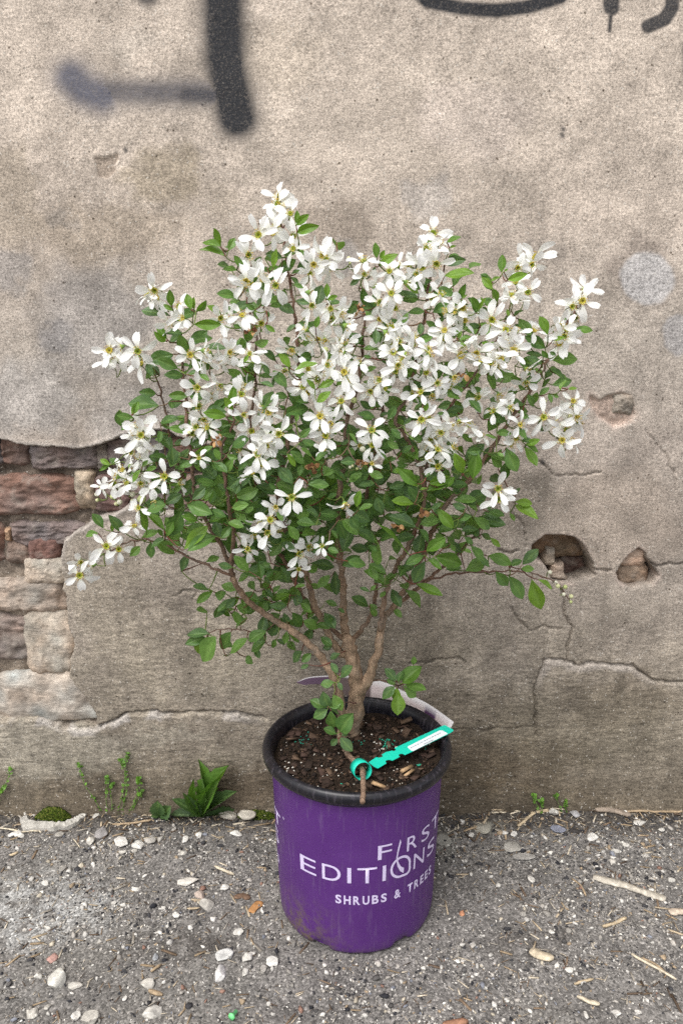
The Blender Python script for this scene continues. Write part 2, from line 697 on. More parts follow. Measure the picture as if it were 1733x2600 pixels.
# ---- colour of the plaster (albedo), dirt and old repairs with their own shapes
stops_y = [-200, 300, 620, 900, 1150, 1400, 1600, 1780, 1900, 2010, 2080]
stops_c = lin([(207, 193, 175), (207, 193, 175), (199, 185, 168), (188, 177, 162), (179, 167, 153), (171, 160, 146), (164, 153, 138), (158, 147, 132),
               (148, 137, 122), (116, 105, 90), (90, 81, 69)])
yy = PYY + big * 260 + mid * 60
Cw = np.stack([np.interp(yy, stops_y, stops_c[:, k]) for k in range(3)], -1)


def blob(cx, cy, rx, ry, c, s, soft=0.5, warp=1.0):
    global Cw
    r = np.hypot((PX + wx * 3.2 * warp + mid * 90 * warp - cx) / rx, (PYY + wy * 3.2 * warp - cy) / ry)
    k = (sstep(1.0, 1.0 - soft, r) * s)[..., None]
    Cw = Cw * (1 - k) + lin(c) * k


for a in [(240, 820, 210, 190, (162, 157, 151), .6), (60, 1010, 170, 120, (186, 180, 171), .7), (330, 1050, 140, 110, (180, 173, 164), .6),
          (420, 440, 130, 95, (161, 147, 121), .55), (250, 590, 260, 100, (166, 151, 130), .5), (40, 480, 80, 170, (158, 145, 124), .45),
          (860, 575, 125, 85, (150, 137, 122), .6), (850, 650, 95, 50, (187, 181, 173), .6), (1640, 690, 100, 104, (148, 136, 124), .65),
          (1642, 708, 74, 72, (198, 194, 188), .9, .18, .25), (1716, 850, 42, 58, (189, 185, 180), .8, .25, .3), (1085, 500, 70, 60, (187, 181, 173), .45),
          (1300, 500, 110, 90, (178, 166, 150), .4), (20, 690, 50, 80, (160, 156, 152), .5), (140, 860, 70, 60, (147, 144, 142), .45),
          (1290, 1280, 170, 130, (137, 127, 113), .6), (1360, 1230, 60, 50, (122, 114, 103), .5), (1560, 1330, 230, 170, (178, 163, 146), .5),
          (960, 1620, 300, 150, (133, 123, 107), .6), (480, 1660, 330, 150, (168, 157, 138), .5), (260, 1480, 140, 160, (150, 140, 122), .5),
          (140, 1900, 260, 90, (168, 161, 147), .5), (420, 1860, 120, 40, (178, 170, 154), .4), (1240, 1930, 320, 90, (104, 91, 73), .55),
          (640, 1990, 150, 70, (96, 83, 68), .6), (1560, 1780, 200, 90, (143, 130, 112), .5), (1330, 1760, 60, 120, (136, 128, 116), .4),
          (1500, 1840, 300, 150, (126, 117, 101), .55), (1180, 1820, 220, 110, (122, 112, 97), .5), (560, 520, 60, 60, (176, 163, 143), .4), (1200, 300, 200, 120, (202, 188, 174), .5), (700, 150, 160, 120, (209, 194, 172), .4),
          (330, 110, 110, 60, (214, 203, 186), .4), (150, 560, 60, 40, (150, 143, 134), .5), (1380, 620, 50, 40, (160, 150, 138), .5)]:
    blob(*a)
mott = fbm(X, Z, 26, 5, 13, 0.62) - 0.5
Cw *= (1 + 0.75 * mott + 0.45 * mid)[..., None]
# vertical run-off streaks
strk = fbm(X * 1.0, Z * 0.08, 70, 3, 14) - 0.5
Cw *= (1 + 0.35 * strk * sstep(200, 700, PYY))[..., None]
# greenish damp tint low down
damp = (sstep(1450, 1950, PYY + mid * 400) * 0.3)[..., None]
Cw = Cw * (1 - damp) + Cw * np.array([0.96, 1.0, 0.88]) * damp
# exposed mortar
mcol = lin((122, 110, 97)) * (1 + 1.1 * mort[..., None]) * (1 - pale_low[..., None]) + lin((146, 133, 117)) * (1 + 0.9 * mort[..., None]) * pale_low[..., None]
Cw = Cw * (1 - inE[..., None]) + mcol * inE[..., None]
pal = sstep(16, 3, sdE) * (sdE > -2) * sstep(1500, 1350, QY) * 0.5
Cw = Cw * (1 - pal[..., None]) + lin((193, 185, 174)) * pal[..., None]
for s_, c_ in ((in1, (84, 72, 60)), (in2, (120, 104, 90))):
    Cw = Cw * (1 - s_[..., None]) + lin(c_) * (1 + mort[..., None]) * s_[..., None]
for sd in (sd1, sd2, sdc1):
    k = (sstep(17, 2, np.abs(sd)) * 0.5 * sstep(0.4, 0.55, fbm(X, Z, 40, 2, 3)))[..., None]
    Cw = Cw * (1 - k) + lin((205, 186, 170)) * k
Cw = Cw * (1 - inc1[..., None] * .75) + lin((196, 172, 154)) * (1 + .8 * mort[..., None]) * inc1[..., None] * .75
Cw = Cw * (1 - inc2[..., None] * .8) + lin((172, 156, 138)) * inc2[..., None] * .8
ch = (sstep(13, 5, np.abs(below - 9)) * sstep(700, 560, PX) * sstep(0.4, 0.6, fbm(X, Z, 30, 3, 2)) * 0.6)[..., None]
Cw = Cw * (1 - ch) + lin((205, 198, 188)) * ch
ch = (sstep(14, 3, np.abs(sdS + 7)) * sstep(1760, 1690, PYY) * 0.5)[..., None]
Cw = Cw * (1 - ch) + lin((196, 186, 174)) * ch
Cw = np.clip(Cw * 0.84 * np.array([.985, .985, 1.03]), 0.01, 0.8)

# ---- sprayed graffiti strokes
paint = np.zeros_like(X)
pblue = np.zeros_like(X)


def spray(pts, core, soft, amt, blue=0.0):
    global paint, pblue
    d = seg_dist(PX, PYY, pts)
    k = np.exp(-(np.maximum(d - core, 0) / (soft * .52)) ** 2) * amt
    pblue = np.where(k > paint, blue, pblue)
    paint = np.maximum(paint, k)


spray([(566, -200), (567, 60), (572, 150), (584, 220), (602, 298)], 22, 74, 1.15)
spray([(180, 195), (215, 228), (262, 245)], 12, 72, .9, .7)
spray([(215, 232), (340, 236), (450, 234), (560, 238)], 6, 66, .84, .35)
spray([(470, 238), (580, 245)], 4, 62, .95, .2)
spray([(372, -60), (374, -16)], 16, 34, .9)
spray([(1040, -40), (1085, 4), (1170, 21), (1260, 28), (1340, 18), (1420, -6), (1450, -40)], 11, 15, 1.15)
spray([(1549, -80), (1550, 20)], 17, 8, .98)
spray([(1550, 22), (1546, 62), (1545, 78)], 3, 5, .98)
spray([(1712, -120), (1703, 20), (1684, 50), (1642, 68)], 14, 9, .97)
spray([(1752, 120), (1754, 180)], 16, 14, .95)
for bx, by in ((1376, 1171), (318, 378), (1427, 325), (1424, 340)):
    spray([(bx, by), (bx + 3, by + 6)], 2, 5, .9)

roughA = np.clip(low * 0.9 + 0.08, 0, 1) * (1 - inE * .5)
V = np.stack([X, YW - h, Z], -1)
wall_me = mesh_np('plaster_face', V, grid_faces(*X.shape), Cw.reshape(-1, 3), True,
                  {'paint': paint, 'paintblue': pblue, 'rough': roughA})
wall = empty('plaster_wall', (0, YW, 0))
tag(wall, 'old beige rendered brick wall with sprayed black graffiti and broken plaster', 'wall')
obj('plaster', wall_me, M['plaster'], wall, Matrix.Translation((0, -YW, 0)))


def box(x0, x1, y0, y1, z0, z1):
    v = np.array([(x, y, z) for z in (z0, z1) for y in (y0, y1) for x in (x0, x1)], float)
    f = np.array([(0, 2, 3, 1), (4, 5, 7, 6), (0, 1, 5, 4), (2, 6, 7, 3), (0, 4, 6, 2), (1, 3, 7, 5)])
    return v, f


v, f = box(-6, 6, 0.12, 0.4, -0.25, 4.498)
obj('wall_core', mesh_np('wall_core', v, f, lin((120, 100, 88))), M['brick'], wall)


# ---- bricks and stones showing through the broken plaster
def stone_block(name, x0, y0, x1, y1, front, depth, col, seed, round_=0.2, amp=0.006, nx=16, nz=10, skew=0.0, layered=True):
    """a rough block whose face spans pixel box x0..x1, y0..y1 on the wall; front = height of its face relative to the plaster face"""
    a, c = PY(x0, y1, YW), PY(x1, y0, YW)
    cx, cz = (a[0] + c[0]) / 2, (a[2] + c[2]) / 2
    w, hh = (c[0] - a[0]) / 2, (c[2] - a[2]) / 2
    u, vv = np.meshgrid(np.linspace(-1, 1, nx), np.linspace(-1, 1, nz))
    e = np.maximum(np.abs(u), np.abs(vv))
    # rounded-rectangle outline, uneven
    r = (np.abs(u) ** 6 + np.abs(vv) ** 6) ** (1 / 6.0)
    s = np.where(r > 0, e / np.maximum(r, 1e-6), 1)
    uu, v2 = u * s, vv * s
    ox = cx + uu * w + skew * v2 * hh
    oz = cz + v2 * hh
    wob = (fbm(ox + seed * 3.1, oz, 55, 4, seed) - 0.5)
    ox = ox + wob * 0.014 * e
    oz = oz + (fbm(ox + 9, oz + seed, 55, 4, seed + 3) - 0.5) * 0.010 * e
    strata = fbm(ox * .45 + seed, oz * 1.7 + wob * .02, 66, 5, seed + 5, .65)
    if not layered:
        strata = fbm(ox + seed, oz + seed, 30, 5, seed + 5, .6)
    terr = np.floor(strata * 9) / 9 * .75 + strata * .25 - .5
    rough_ = fbm(ox + seed, oz, 190, 3, seed + 7) - .5
    dome = (1 - np.clip((e - (1 - round_)) / round_, 0, 1) ** 2 * 0.6)
    face = front + terr * amp * (3.4 if layered else 2.4) + wob * amp * 1.5 + rough_ * .0022 - (1 - dome) * depth * 0.4
    V = np.stack([ox - cx, -face, oz - cz], -1).reshape(-1, 3)
    Fq = grid_faces(nz, nx)
    ring = list(range(nx)) + [nx * (i + 1) + nx - 1 for i in range(nz - 1)] + [nx * (nz - 1) + nx - 2 - i for i in range(nx - 1)] + \
        [nx * (nz - 2 - i) for i in range(nz - 2)]
    k = len(V)
    back = V[ring].copy()
    back[:, 1] = -(front - depth)
    V = np.vstack([V, back])
    n = len(ring)
    sides = np.array([(ring[(i + 1) % n], ring[i], k + i, k + (i + 1) % n) for i in range(n)])
    Fq = np.vstack([Fq, sides])
    base = lin(col)
    tone = (1 + 0.8 * (fbm(V[:, 0] + seed, V[:, 2], 30, 4, seed + 1) - 0.5) + 0.5 * (fbm(V[:, 0], V[:, 2] + seed, 120, 2, seed + 2) - 0.5))[:, None]
    warm = np.clip((fbm(V[:, 0] + seed * 2, V[:, 2], 22, 3, seed + 4) - 0.5) * 3, -1, 1)[:, None]
    cc = base * tone * (1 + warm * np.array([0.14, 0.02, -0.06]))
    me = mesh_np(name, V, Fq, np.clip(cc, 0.01, 0.75), False)
    return obj(name, me, M['brick'], wall, Matrix.Translation((cx, 0, cz)))


RED, PUR, GRY, MAR, BEI, PAL = (130, 106, 96), (124, 111, 107), (140, 128, 118), (116, 93, 88), (186, 166, 148), (196, 186, 172)
blocks = [  # name, box, front, depth, colour
    ('brick', -10, 1112, 62, 1188, -.016, .05, RED), ('brick', 66, 1130, 240, 1198, -.010, .05, PUR), ('brick', 240, 1126, 262, 1200, -.016, .05, GRY),
    ('brick', 262, 1112, 420, 1196, -.014, .05, PUR), ('brick', 424, 1112, 590, 1198, -.014, .05, RED),
    ('brick', -160, 1110, -14, 1190, -.012, .05, PUR), ('brick', -190, 1210, 190, 1316, -.012, .05, (136, 110, 99)),
    ('mortar_lump', 187, 1198, 232, 1297, -.006, .05, (168, 152, 133)), ('brick', 230, 1208, 322, 1312, -.014, .05, MAR),
    ('brick', 326, 1208, 455, 1310, -.013, .05, PUR), ('brick', 458, 1208, 600, 1300, -.013, .05, (134, 112, 102)),
    ('brick', 16, 1330, 205, 1394, -.012, .05, PUR), ('brick', -200, 1330, -8, 1440, -.014, .05, RED),
    ('stone', 60, 1372, 142, 1434, -.010, .05, MAR), ('stone', 2, 1384, 66, 1442, -.015, .05, (140, 116, 102)),
    ('stone', 0, 1346, 18, 1384, -.013, .04, (172, 142, 116)), ('mortar_lump', 56, 1422, 166, 1490, -.003, .04, (184, 170, 154)),
    ('stone', -20, 1474, 158, 1562, -.004, .05, (164, 148, 134)), ('brick', -170, 1450, -24, 1560, -.010, .05, PUR),
    ('brick', -120, 1568, 90, 1688, -.012, .05, (136, 122, 114)), ('stone', 66, 1556, 186, 1716, -.002, .04, (182, 168, 152)),
    ('stone', -16, 1714, 246, 1838, -.0015, .04, (178, 171, 161)), ('stone', -160, 1700, -20, 1815, -.006, .04, BEI),
    # inside the holes on the other side of the shrub
    ('stone', 1340, 1352, 1510, 1432, -.036, .05, (128, 106, 86)), ('stone', 1440, 1428, 1512, 1490, -.045, .05, (92, 76, 70)),
    ('stone', 1384, 1404, 1420, 1446, -.022, .04, (156, 143, 128)), ('stone', 1400, 1440, 1450, 1486, -.018, .04, (176, 155, 138)),
    ('mortar_lump', 1572, 1390, 1652, 1446, -.012, .04, (198, 172, 152)), ('stone', 1566, 1440, 1664, 1498, -.018, .04, (160, 140, 122)),
    ('mortar_lump', 1554, 998, 1612, 1054, 0.001, .03, (160, 150, 138)),
]
for i, (nm, x0, y0, x1, y1, fr, dp, c) in enumerate(blocks):
    wide = abs(x1 - x0) > 100
    stone_block(nm, x0, y0, x1, y1, fr, dp, c, i + 1, 0.22 if nm == 'brick' else 0.5, 0.0045 if nm == 'brick' else 0.005, 46 if wide else 24, 24, layered=nm == 'brick')

# ================================================================== THE GROUND
gx = axis(-0.75, 0.75, 0.0045, (-40, 40), 1.7)
gy = axis(0.55, 1.30, 0.0045, (-40, 1.5), 1.7)
GX, GY = np.meshgrid(gx, gy)
GPX, GPY = proj(GX, np.maximum(GY, 0.3), np.zeros_like(GX))


def ground_z(x, y):
    z = (fbm(x, y, 7, 4, 2) - 0.5) * 0.012 + (fbm(x, y, 45, 3, 4) - 0.5) * 0.006
    z = z + 0.008 * sstep(YW - 0.06, YW + 0.01, y)
    r = np.hypot(x - XC, y - YC)
    k = sstep(0.19, 0.11, r)
    return z * (1 - k) - 0.001 * k


GZ = ground_z(GX, GY)
g1 = fbm(GX, GY, 6, 4, 7)
g2 = fbm(GX, GY, 28, 4, 9)
Cg = lin((136, 132, 128)) * (0.72 + 0.75 * g2[..., None])
pale = (sstep(0.5, 0.64, g1) * 0.4)[..., None]
Cg = Cg * (1 - pale) + lin((150, 146, 139)) * pale


def gblob(cx, cy, rx, ry, c, s):
    global Cg
    r = np.hypot((GPX + (g2 - .5) * 160 - cx) / rx, (GPY + (g1 - .5) * 120 - cy) / ry)
    k = (sstep(1, .45, r) * s * sstep(0.3, 0.55, fbm(GX, GY, 60, 4, 11)) * (GY > .4))[..., None]
    Cg = Cg * (1 - k) + lin(c) * k


for a in [(110, 2330, 210, 130, (196, 195, 192), .9), (240, 2290, 120, 60, (176, 175, 172), .7), (180, 2200, 200, 60, (150, 147, 142), .5), (1140, 2130, 60, 60, (160, 158, 150), .8),
          (1230, 2095, 60, 30, (166, 162, 152), .8), (1310, 2150, 90, 30, (156, 152, 146), .7), (430, 2420, 200, 60, (98, 93, 88), .7),
          (1350, 2380, 160, 40, (112, 107, 102), .7), (30, 2520, 140, 60, (150, 147, 143), .5), (600, 2540, 120, 60, (130, 127, 122), .6)]:
    gblob(*a)
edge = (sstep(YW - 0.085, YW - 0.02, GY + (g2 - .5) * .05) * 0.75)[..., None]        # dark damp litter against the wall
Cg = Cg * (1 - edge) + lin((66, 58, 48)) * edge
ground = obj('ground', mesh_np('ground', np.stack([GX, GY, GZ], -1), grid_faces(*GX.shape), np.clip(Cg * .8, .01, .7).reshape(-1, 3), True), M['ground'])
tag(ground, kind='structure')

# ---- grit: countless small stone chips
ICO_V, ICO_F = [], []
_bm = bmesh.new()
bmesh.ops.create_icosphere(_bm, subdivisions=1, radius=1)
ICO_V = np.array([v.co[:] for v in _bm.verts])
ICO_F = np.array([[v.index for v in f.verts] for f in _bm.faces])
_bm.free()


def rand_rot(n, r):
    q = r.normal(size=(n, 4))
    q /= np.linalg.norm(q, axis=1)[:, None]
    w, x, y, z = q.T
    return np.stack([1 - 2 * (y * y + z * z), 2 * (x * y - z * w), 2 * (x * z + y * w), 2 * (x * y + z * w), 1 - 2 * (x * x + z * z), 2 * (y * z - x * w),
                     2 * (x * z - y * w), 2 * (y * z + x * w), 1 - 2 * (x * x + y * y)], -1).reshape(n, 3, 3)


def chips(P, size, flat, cols, r, jitter=0.3):
    n = len(P)
    v = ICO_V[None] * (1 + jitter * (r.random((n, len(ICO_V), 1)) - .5) * 2)
    sc = np.stack([np.ones(n), .5 + .5 * r.random(n), flat * (.7 + .6 * r.random(n))], -1)
    v = v * sc[:, None, :]
    v = np.einsum('nij,nvj->nvi', rand_rot(n, r), v) * np.array([1, 1, .75])
    v = v * size[:, None, None] + P[:, None, :]
    f = ICO_F[None] + (np.arange(n) * len(ICO_V))[:, None, None]
    c = np.repeat(cols, len(ICO_V), axis=0)
    return v.reshape(-1, 3), f.reshape(-1, 3), c


r_ = np.random.default_rng(21)
N = 52000
gxy = np.stack([r_.uniform(-.78, .78, N), r_.uniform(.56, YW - .004, N)], -1)
dens = 0.32 + 1.25 * sstep(.38, .6, fbm(gxy[:, 0], gxy[:, 1], 9, 3, 5)) * (0.5 + fbm(gxy[:, 0], gxy[:, 1], 35, 2, 6))
keep = (np.hypot(gxy[:, 0] - XC, gxy[:, 1] - YC) > .121) & (r_.random(N) < dens)
gxy = gxy[keep]
n = len(gxy)
sz = np.clip(r_.lognormal(math.log(.0015), .55, n), .0007, .0065)
pal = lin([(222, 217, 208), (203, 199, 192), (176, 170, 162), (150, 145, 138), (120, 116, 112), (92, 89, 87), (66, 65, 67), (52, 52, 56),
           (165, 146, 122), (150, 118, 104), (188, 178, 160), (130, 132, 140)])
pw = np.array([.08, .12, .15, .15, .13, .11, .09, .06, .04, .015, .03, .025])
ci = r_.choice(len(pal), n, p=pw / pw.sum())
near_wall = gxy[:, 1] > YW - .05
ci = np.where(near_wall & (r_.random(n) < .5), 6, ci)
cols = pal[ci] * (.8 + .4 * r_.random((n, 1)))
P = np.column_stack([gxy, ground_z(gxy[:, 0], gxy[:, 1]) + sz * .22])
Vc, Fc, Cc = chips(P, sz, .5, cols, r_, .45)
grit = obj('gravel', mesh_np('gravel', Vc, Fc, np.clip(Cc * .9, .01, .75)), M['stone'])
tag(grit, 'loose pale and dark stone grit covering the whole ground before the wall', 'gravel', kind='stuff')

# ---- litter of straw, bark fibres and splinters
N = 3000
xy = np.stack([r_.uniform(-.78, .78, N), np.where(r_.random(N) < .3, YW - np.abs(r_.normal(0, .035, N)) - .004, r_.uniform(.56, YW - .01, N))], -1)
xy = xy[np.hypot(xy[:, 0] - XC, xy[:, 1] - YC) > .124]
n = len(xy)
L = np.clip(r_.lognormal(math.log(.005), .5, n), .002, .02)
W = np.clip(L * r_.uniform(.05, .16, n), .0004, .0016)
ang = r_.uniform(0, math.pi, n)
tilt = r_.normal(0, .12, n)
cb = np.array([(-1, -1, -1), (1, -1, -1), (1, 1, -1), (-1, 1, -1), (-1, -1, 1), (1, -1, 1), (1, 1, 1), (-1, 1, 1)], float)
cf = np.array([(0, 3, 2, 1), (4, 5, 6, 7), (0, 1, 5, 4), (1, 2, 6, 5), (2, 3, 7, 6), (3, 0, 4, 7)])
v = cb[None] * np.stack([L, W, W * .5], -1)[:, None, :]
v[:, :, 1] += (v[:, :, 0] / L[:, None]) ** 2 * (L * r_.normal(0, .15, n))[:, None]
ca, sa = np.cos(ang), np.sin(ang)
vx = v[..., 0] * ca[:, None] - v[..., 1] * sa[:, None]
vy = v[..., 0] * sa[:, None] + v[..., 1] * ca[:, None]
vz = v[..., 2] + v[..., 0] * tilt[:, None]
gz = ground_z(xy[:, 0], xy[:, 1]) + .0012
v = np.stack([vx + xy[:, :1], np.minimum(vy + xy[:, 1:2], YW - .002), vz + gz[:, None]], -1)
pal2 = lin([(176, 160, 136), (150, 132, 108), (196, 184, 164), (122, 104, 86), (92, 78, 66), (160, 152, 140)])
cols = np.repeat(pal2[r_.integers(0, len(pal2), n)] * (.75 + .5 * r_.random((n, 1))), 8, axis=0)
f = (cf[None] + (np.arange(n) * 8)[:, None, None]).reshape(-1, 4)
lit = obj('dry_litter', mesh_np('dry_litter', v.reshape(-1, 3), f, np.clip(cols, .01, .7)), M['wood'])
tag(lit, 'fine straw and wood splinters strewn over the grit', 'litter', kind='stuff')


# ---- larger stones, each one a thing
def rock_mesh(seed, flat):
    bm = bmesh.new()
    bmesh.ops.create_icosphere(bm, subdivisions=3, radius=1)
    V = np.array([v.co[:] for v in bm.verts])
    Fv = np.array([[v.index for v in f.verts] for f in bm.faces])
    bm.free()
    r = np.random.default_rng(seed)
    # chop with random planes for a broken, faceted stone
    for _ in range(16):
        nrm = r.normal(size=3)
        nrm /= np.linalg.norm(nrm)
        d = r.uniform(.38, .72)
        ex = V @ nrm - d
        V = V - np.where(ex > 0, ex * .97, 0)[:, None] * nrm
    V = V * (1 + .3 * (fbm(V[:, 0] + V[:, 2] * .7 + seed, V[:, 1] - V[:, 2] * .4, 2.6, 4, seed)[:, None] - .5))
    V /= np.abs(V).max(0)
    V[:, 2] *= flat
    return V, Fv


ROCKS = [rock_mesh(40 + k, .75) for k in range(6)]
G1, G2 = (0, 1900, .4464), (1033, 1900, .4464)


def loose_stone(t, cx, cy, w, hh, col, label, group=None, flat=1.0, name='loose_stone', cat='stone', k=[0]):
    ox, oy, s = t
    k[0] += 1
    px, py = ox + cx * s, oy + cy * s
    g = PZ(px, py + hh * s * .3, 0.0)
    dist = np.linalg.norm(g - np.array([0, 0, H]))
    rx = w * s / F * dist / 2 * 1.02
    ry = min(hh * s / F * dist / 2 * 1.35, rx * 1.5)
    rz = min(rx, ry) * .62 * flat
    V, Fv = ROCKS[k[0] % 6]
    a = (k[0] * 1.37) % 6.28
    ca, sa = math.cos(a), math.sin(a)
    Vr = np.column_stack([V[:, 0] * ca - V[:, 1] * sa, V[:, 0] * sa + V[:, 1] * ca, V[:, 2]])
    Vr = Vr / np.abs(Vr).max(0) * np.array([rx, ry, rz])
    c = lin(col) * (.95 + .9 * (fbm(V[:, 0] + k[0], V[:, 1] + V[:, 2], 2.5, 4, k[0]) - .5))[:, None]
    me = mesh_np(name, Vr, Fv, np.clip(c, .01, .78))
    y = min(g[1], YW - ry * .9 - .006)
    o = obj(name, me, M['stone'])
    o.location = (g[0], y, float(ground_z(np.array([g[0]]), np.array([y]))[0]) + rz * .42)
    return tag(o, label, cat, group)


PALE_L = 'small pale limestone chip lying loose on the grit'
PALE_G = 'pale stone chips lying on the grit'
for t, lst in ((G1, [(690, 530, 80, 60), (790, 545, 70, 60), (855, 515, 65, 45), (915, 505, 45, 40), (1050, 510, 42, 42), (525, 520, 52, 45), (335, 490, 48, 42),
                     (90, 475, 72, 36), (545, 395, 42, 30), (1175, 878, 78, 62), (845, 1350, 72, 46), (860, 1500, 112, 50), (525, 1540, 92, 60),
                     (185, 1510, 62, 45), (1350, 485, 82, 36), (355, 680, 42, 36), (1010, 960, 46, 36), (700, 890, 32, 26), (1550, 1210, 60, 50),
                     (765, 585, 36, 27), (705, 590, 46, 27), (1045, 595, 46, 32), (1270, 790, 62, 36), (445, 1360, 92, 32), (430, 1530, 52, 42),
                     (275, 1475, 32, 27), (1400, 1190, 62, 42), (120, 490, 40, 30), (1130, 490, 34, 28), (205, 292, 34, 24), (650, 880, 34, 24),
                     (770, 800, 44, 26), (260, 770, 44, 30), (565, 1100, 30, 22), (1090, 1030, 34, 24), (1210, 965, 40, 36), (1360, 1040, 60, 34),
                     (920, 910, 44, 22), (1440, 1165, 44, 26), (220, 1295, 44, 34), (710, 1430, 26, 30), (1400, 1275, 40, 34), (1495, 1255, 34, 34)]),
               (G2, [(1320, 420, 62, 36), (820, 372, 60, 40), (1050, 502, 62, 38), (1165, 640, 38, 32), (655, 940, 32, 26), (1190, 1505, 42, 34),
                     (1240, 545, 38, 26), (920, 1265, 44, 26), (1355, 600, 38, 26), (1020, 1520, 28, 34), (310, 415, 32, 28), (610, 480, 44, 32),
                     (360, 485, 40, 30), (560, 475, 46, 26), (1180, 580, 44, 36), (1440, 460, 36, 26), (520, 780, 36, 26), (700, 745, 44, 34),
                     (820, 1045, 30, 24), (370, 1110, 36, 24), (850, 1230, 30, 26), (1170, 275, 32, 20), (1500, 740, 34, 26), (1310, 1500, 34, 24)])):
    for (cx, cy, w, hh) in lst:
        if t is G1 and cy < 640:
            PALE_L, PALE_G = 'pale limestone chip among the stones below the wispy wall weeds', 'pale chips below the wall weeds'
        elif t is G1 and w > 60:
            PALE_L, PALE_G = 'larger pale stone on open grit, on the rosette weed side of the pot', 'larger pale stones on the weed side'
        elif t is G1:
            PALE_L, PALE_G = 'tiny pale chip on open grit, on the rosette weed side of the pot', 'tiny pale chips on the weed side'
        elif cy < 700:
            PALE_L, PALE_G = 'pale chip between the wall foot and the flat wooden stick', 'pale chips above the wooden stick'
        else:
            PALE_L, PALE_G = 'tiny pale chip on open grit around the short wood chip', 'tiny pale chips around the wood chip'
        loose_stone(t, cx, cy, w, hh, [(198, 194, 186), (186, 181, 172), (210, 206, 199), (170, 165, 157)][int(cx) % 4], PALE_L, PALE_G)
loose_stone(G1, 580, 465, 72, 70, (142, 138, 136), 'grey angular stone set between pale chips near the wall weeds')
loose_stone(G1, 1055, 752, 132, 50, (206, 200, 190), 'long jagged pale stone flake lying on bare grit', flat=.7)
loose_stone(G1, 1135, 830, 58, 42, (182, 166, 154), 'small brownish pink pebble beside a jagged pale flake')
loose_stone(G1, 335, 1322, 92, 88, (206, 203, 194), 'large rough whitish stone with pitted surface on open grit')
loose_stone(G1, 1245, 1265, 68, 92, (206, 203, 200), 'pale wedge-shaped stone pointing at the pot')
loose_stone(G1, 1285, 1165, 112, 56, (198, 197, 193), 'broad flat crusty pale stone just behind the wedge-shaped stone', flat=.6)
loose_stone(G1, 298, 1188, 52, 46, (176, 140, 130), 'dull pink pebble lying alone on grit')
loose_stone(G1, 890, 1195, 32, 46, (150, 152, 154), 'small grey slate chip standing out of dark dirt')
for cx, cy, w, hh, l in ((1305, 362, 112, 60, 'biggest rounded pale stone tucked under the leafy weed'), (1415, 360, 100, 76, 'middle of three pale stones between weed and pot'),
                         (1512, 352, 66, 62, 'blocky cream stone touching the wall foot beside the pot')):
    loose_stone(G1, cx, cy, w, hh, (196, 189, 176), l)
loose_stone(G2, 850, 452, 92, 50, (132, 134, 146), 'blue-grey slate shard lying near the wall foot', flat=.5)
loose_stone(G2, 950, 472, 62, 36, (72, 68, 66), 'dark brown flat pebble next to the blue-grey shard')
loose_stone(G2, 940, 372, 50, 52, (176, 174, 174), 'upright pale grey stone against the wall foot')
loose_stone(G2, 440, 432, 125, 80, (160, 156, 144), 'low lichen-grey lump of old concrete close to the pot', flat=.45)
loose_stone(G2, 585, 545, 105, 66, (164, 160, 152), 'flat pale lump of old concrete further along from the pot', flat=.4)
loose_stone(G2, 210, 490, 105, 100, (150, 148, 140), 'flat mottled concrete lump touching the side of the pot', flat=.3)
loose_stone(G2, 650, 605, 150, 50, (166, 162, 156), 'long flat pale concrete remnant embedded in grit', flat=.3)
loose_stone(G2, 312, 930, 32, 30, (196, 142, 110), 'tiny orange brick crumb on grit')


# ---- sticks, chips of wood and bark
def strip(name, pts, w, th, col, label, group=None, seed=0, cat='twig', mat='wood', lift=0.0):
    """a flat splinter along pixel points on the ground; w in metres"""
    r = np.random.default_rng(seed)
    P3 = [PZ(px, py, 0.004) for px, py in pts]
    P3 = catmull(P3, .006)
    P3[:, 1] = np.minimum(P3[:, 1], YW - .008)
    P3[:, 2] = ground_z(P3[:, 0], P3[:, 1]) + th * .5 + .0012 + lift
    m = len(P3)
    T = np.gradient(P3, axis=0)
    T /= np.linalg.norm(T, axis=1)[:, None]
    S = np.cross(T, (0, 0, 1))
    prof = np.ones(m)
    prof[0], prof[-1] = .6, .4
    ww = w * prof * (1 + .5 * (fbm(np.arange(m) * 1.0, np.full(m, seed * 3.3), .35, 2, seed % 12) - .5) + .08 * (r.random(m) - .5))
    U = np.array([0, 0, 1.0])
    ring = [(-1, -.8), (-.93, .6), (0, 1), (.9, .75), (1, -.8), (0, -1)]
    V = np.stack([P3 + S * (ww * a / 2)[:, None] + U * (th * b / 2) * (1 + .12 * (r.random((m, 1)) - .5)) for a, b in ring], 1)
    k = len(ring)
    Fq = []
    for i in range(m - 1):
        for j in range(k):
            a0, a1 = i * k + j, i * k + (j + 1) % k
            Fq.append((a0, a1, a1 + k, a0 + k))
    V = V.reshape(-1, 3)
    tris = [(a, b, c) for a, b, c, d in Fq] + [(a, c, d) for a, b, c, d in Fq]
    for j in range(1, k - 1):
        tris += [(0, j + 1, j), ((m - 1) * k, (m - 1) * k + j, (m - 1) * k + j + 1)]
    o0 = V.mean(0)
    o0[2] = V[:, 2].min()
    c = lin(col) * (1 + .5 * (r.random((len(V), 1)) - .5))
    o = obj(name, mesh_np(name, V - o0, np.array(tris), np.clip(c, .01, .75)), M[mat])
    o.location = o0
    return tag(o, label, cat, group)


def g1(*a):
    return [(x * .4464, 1900 + y * .4464) for x, y in a]


def g2_(*a):
    return [(1033 + x * .4464, 1900 + y * .4464) for x, y in a]


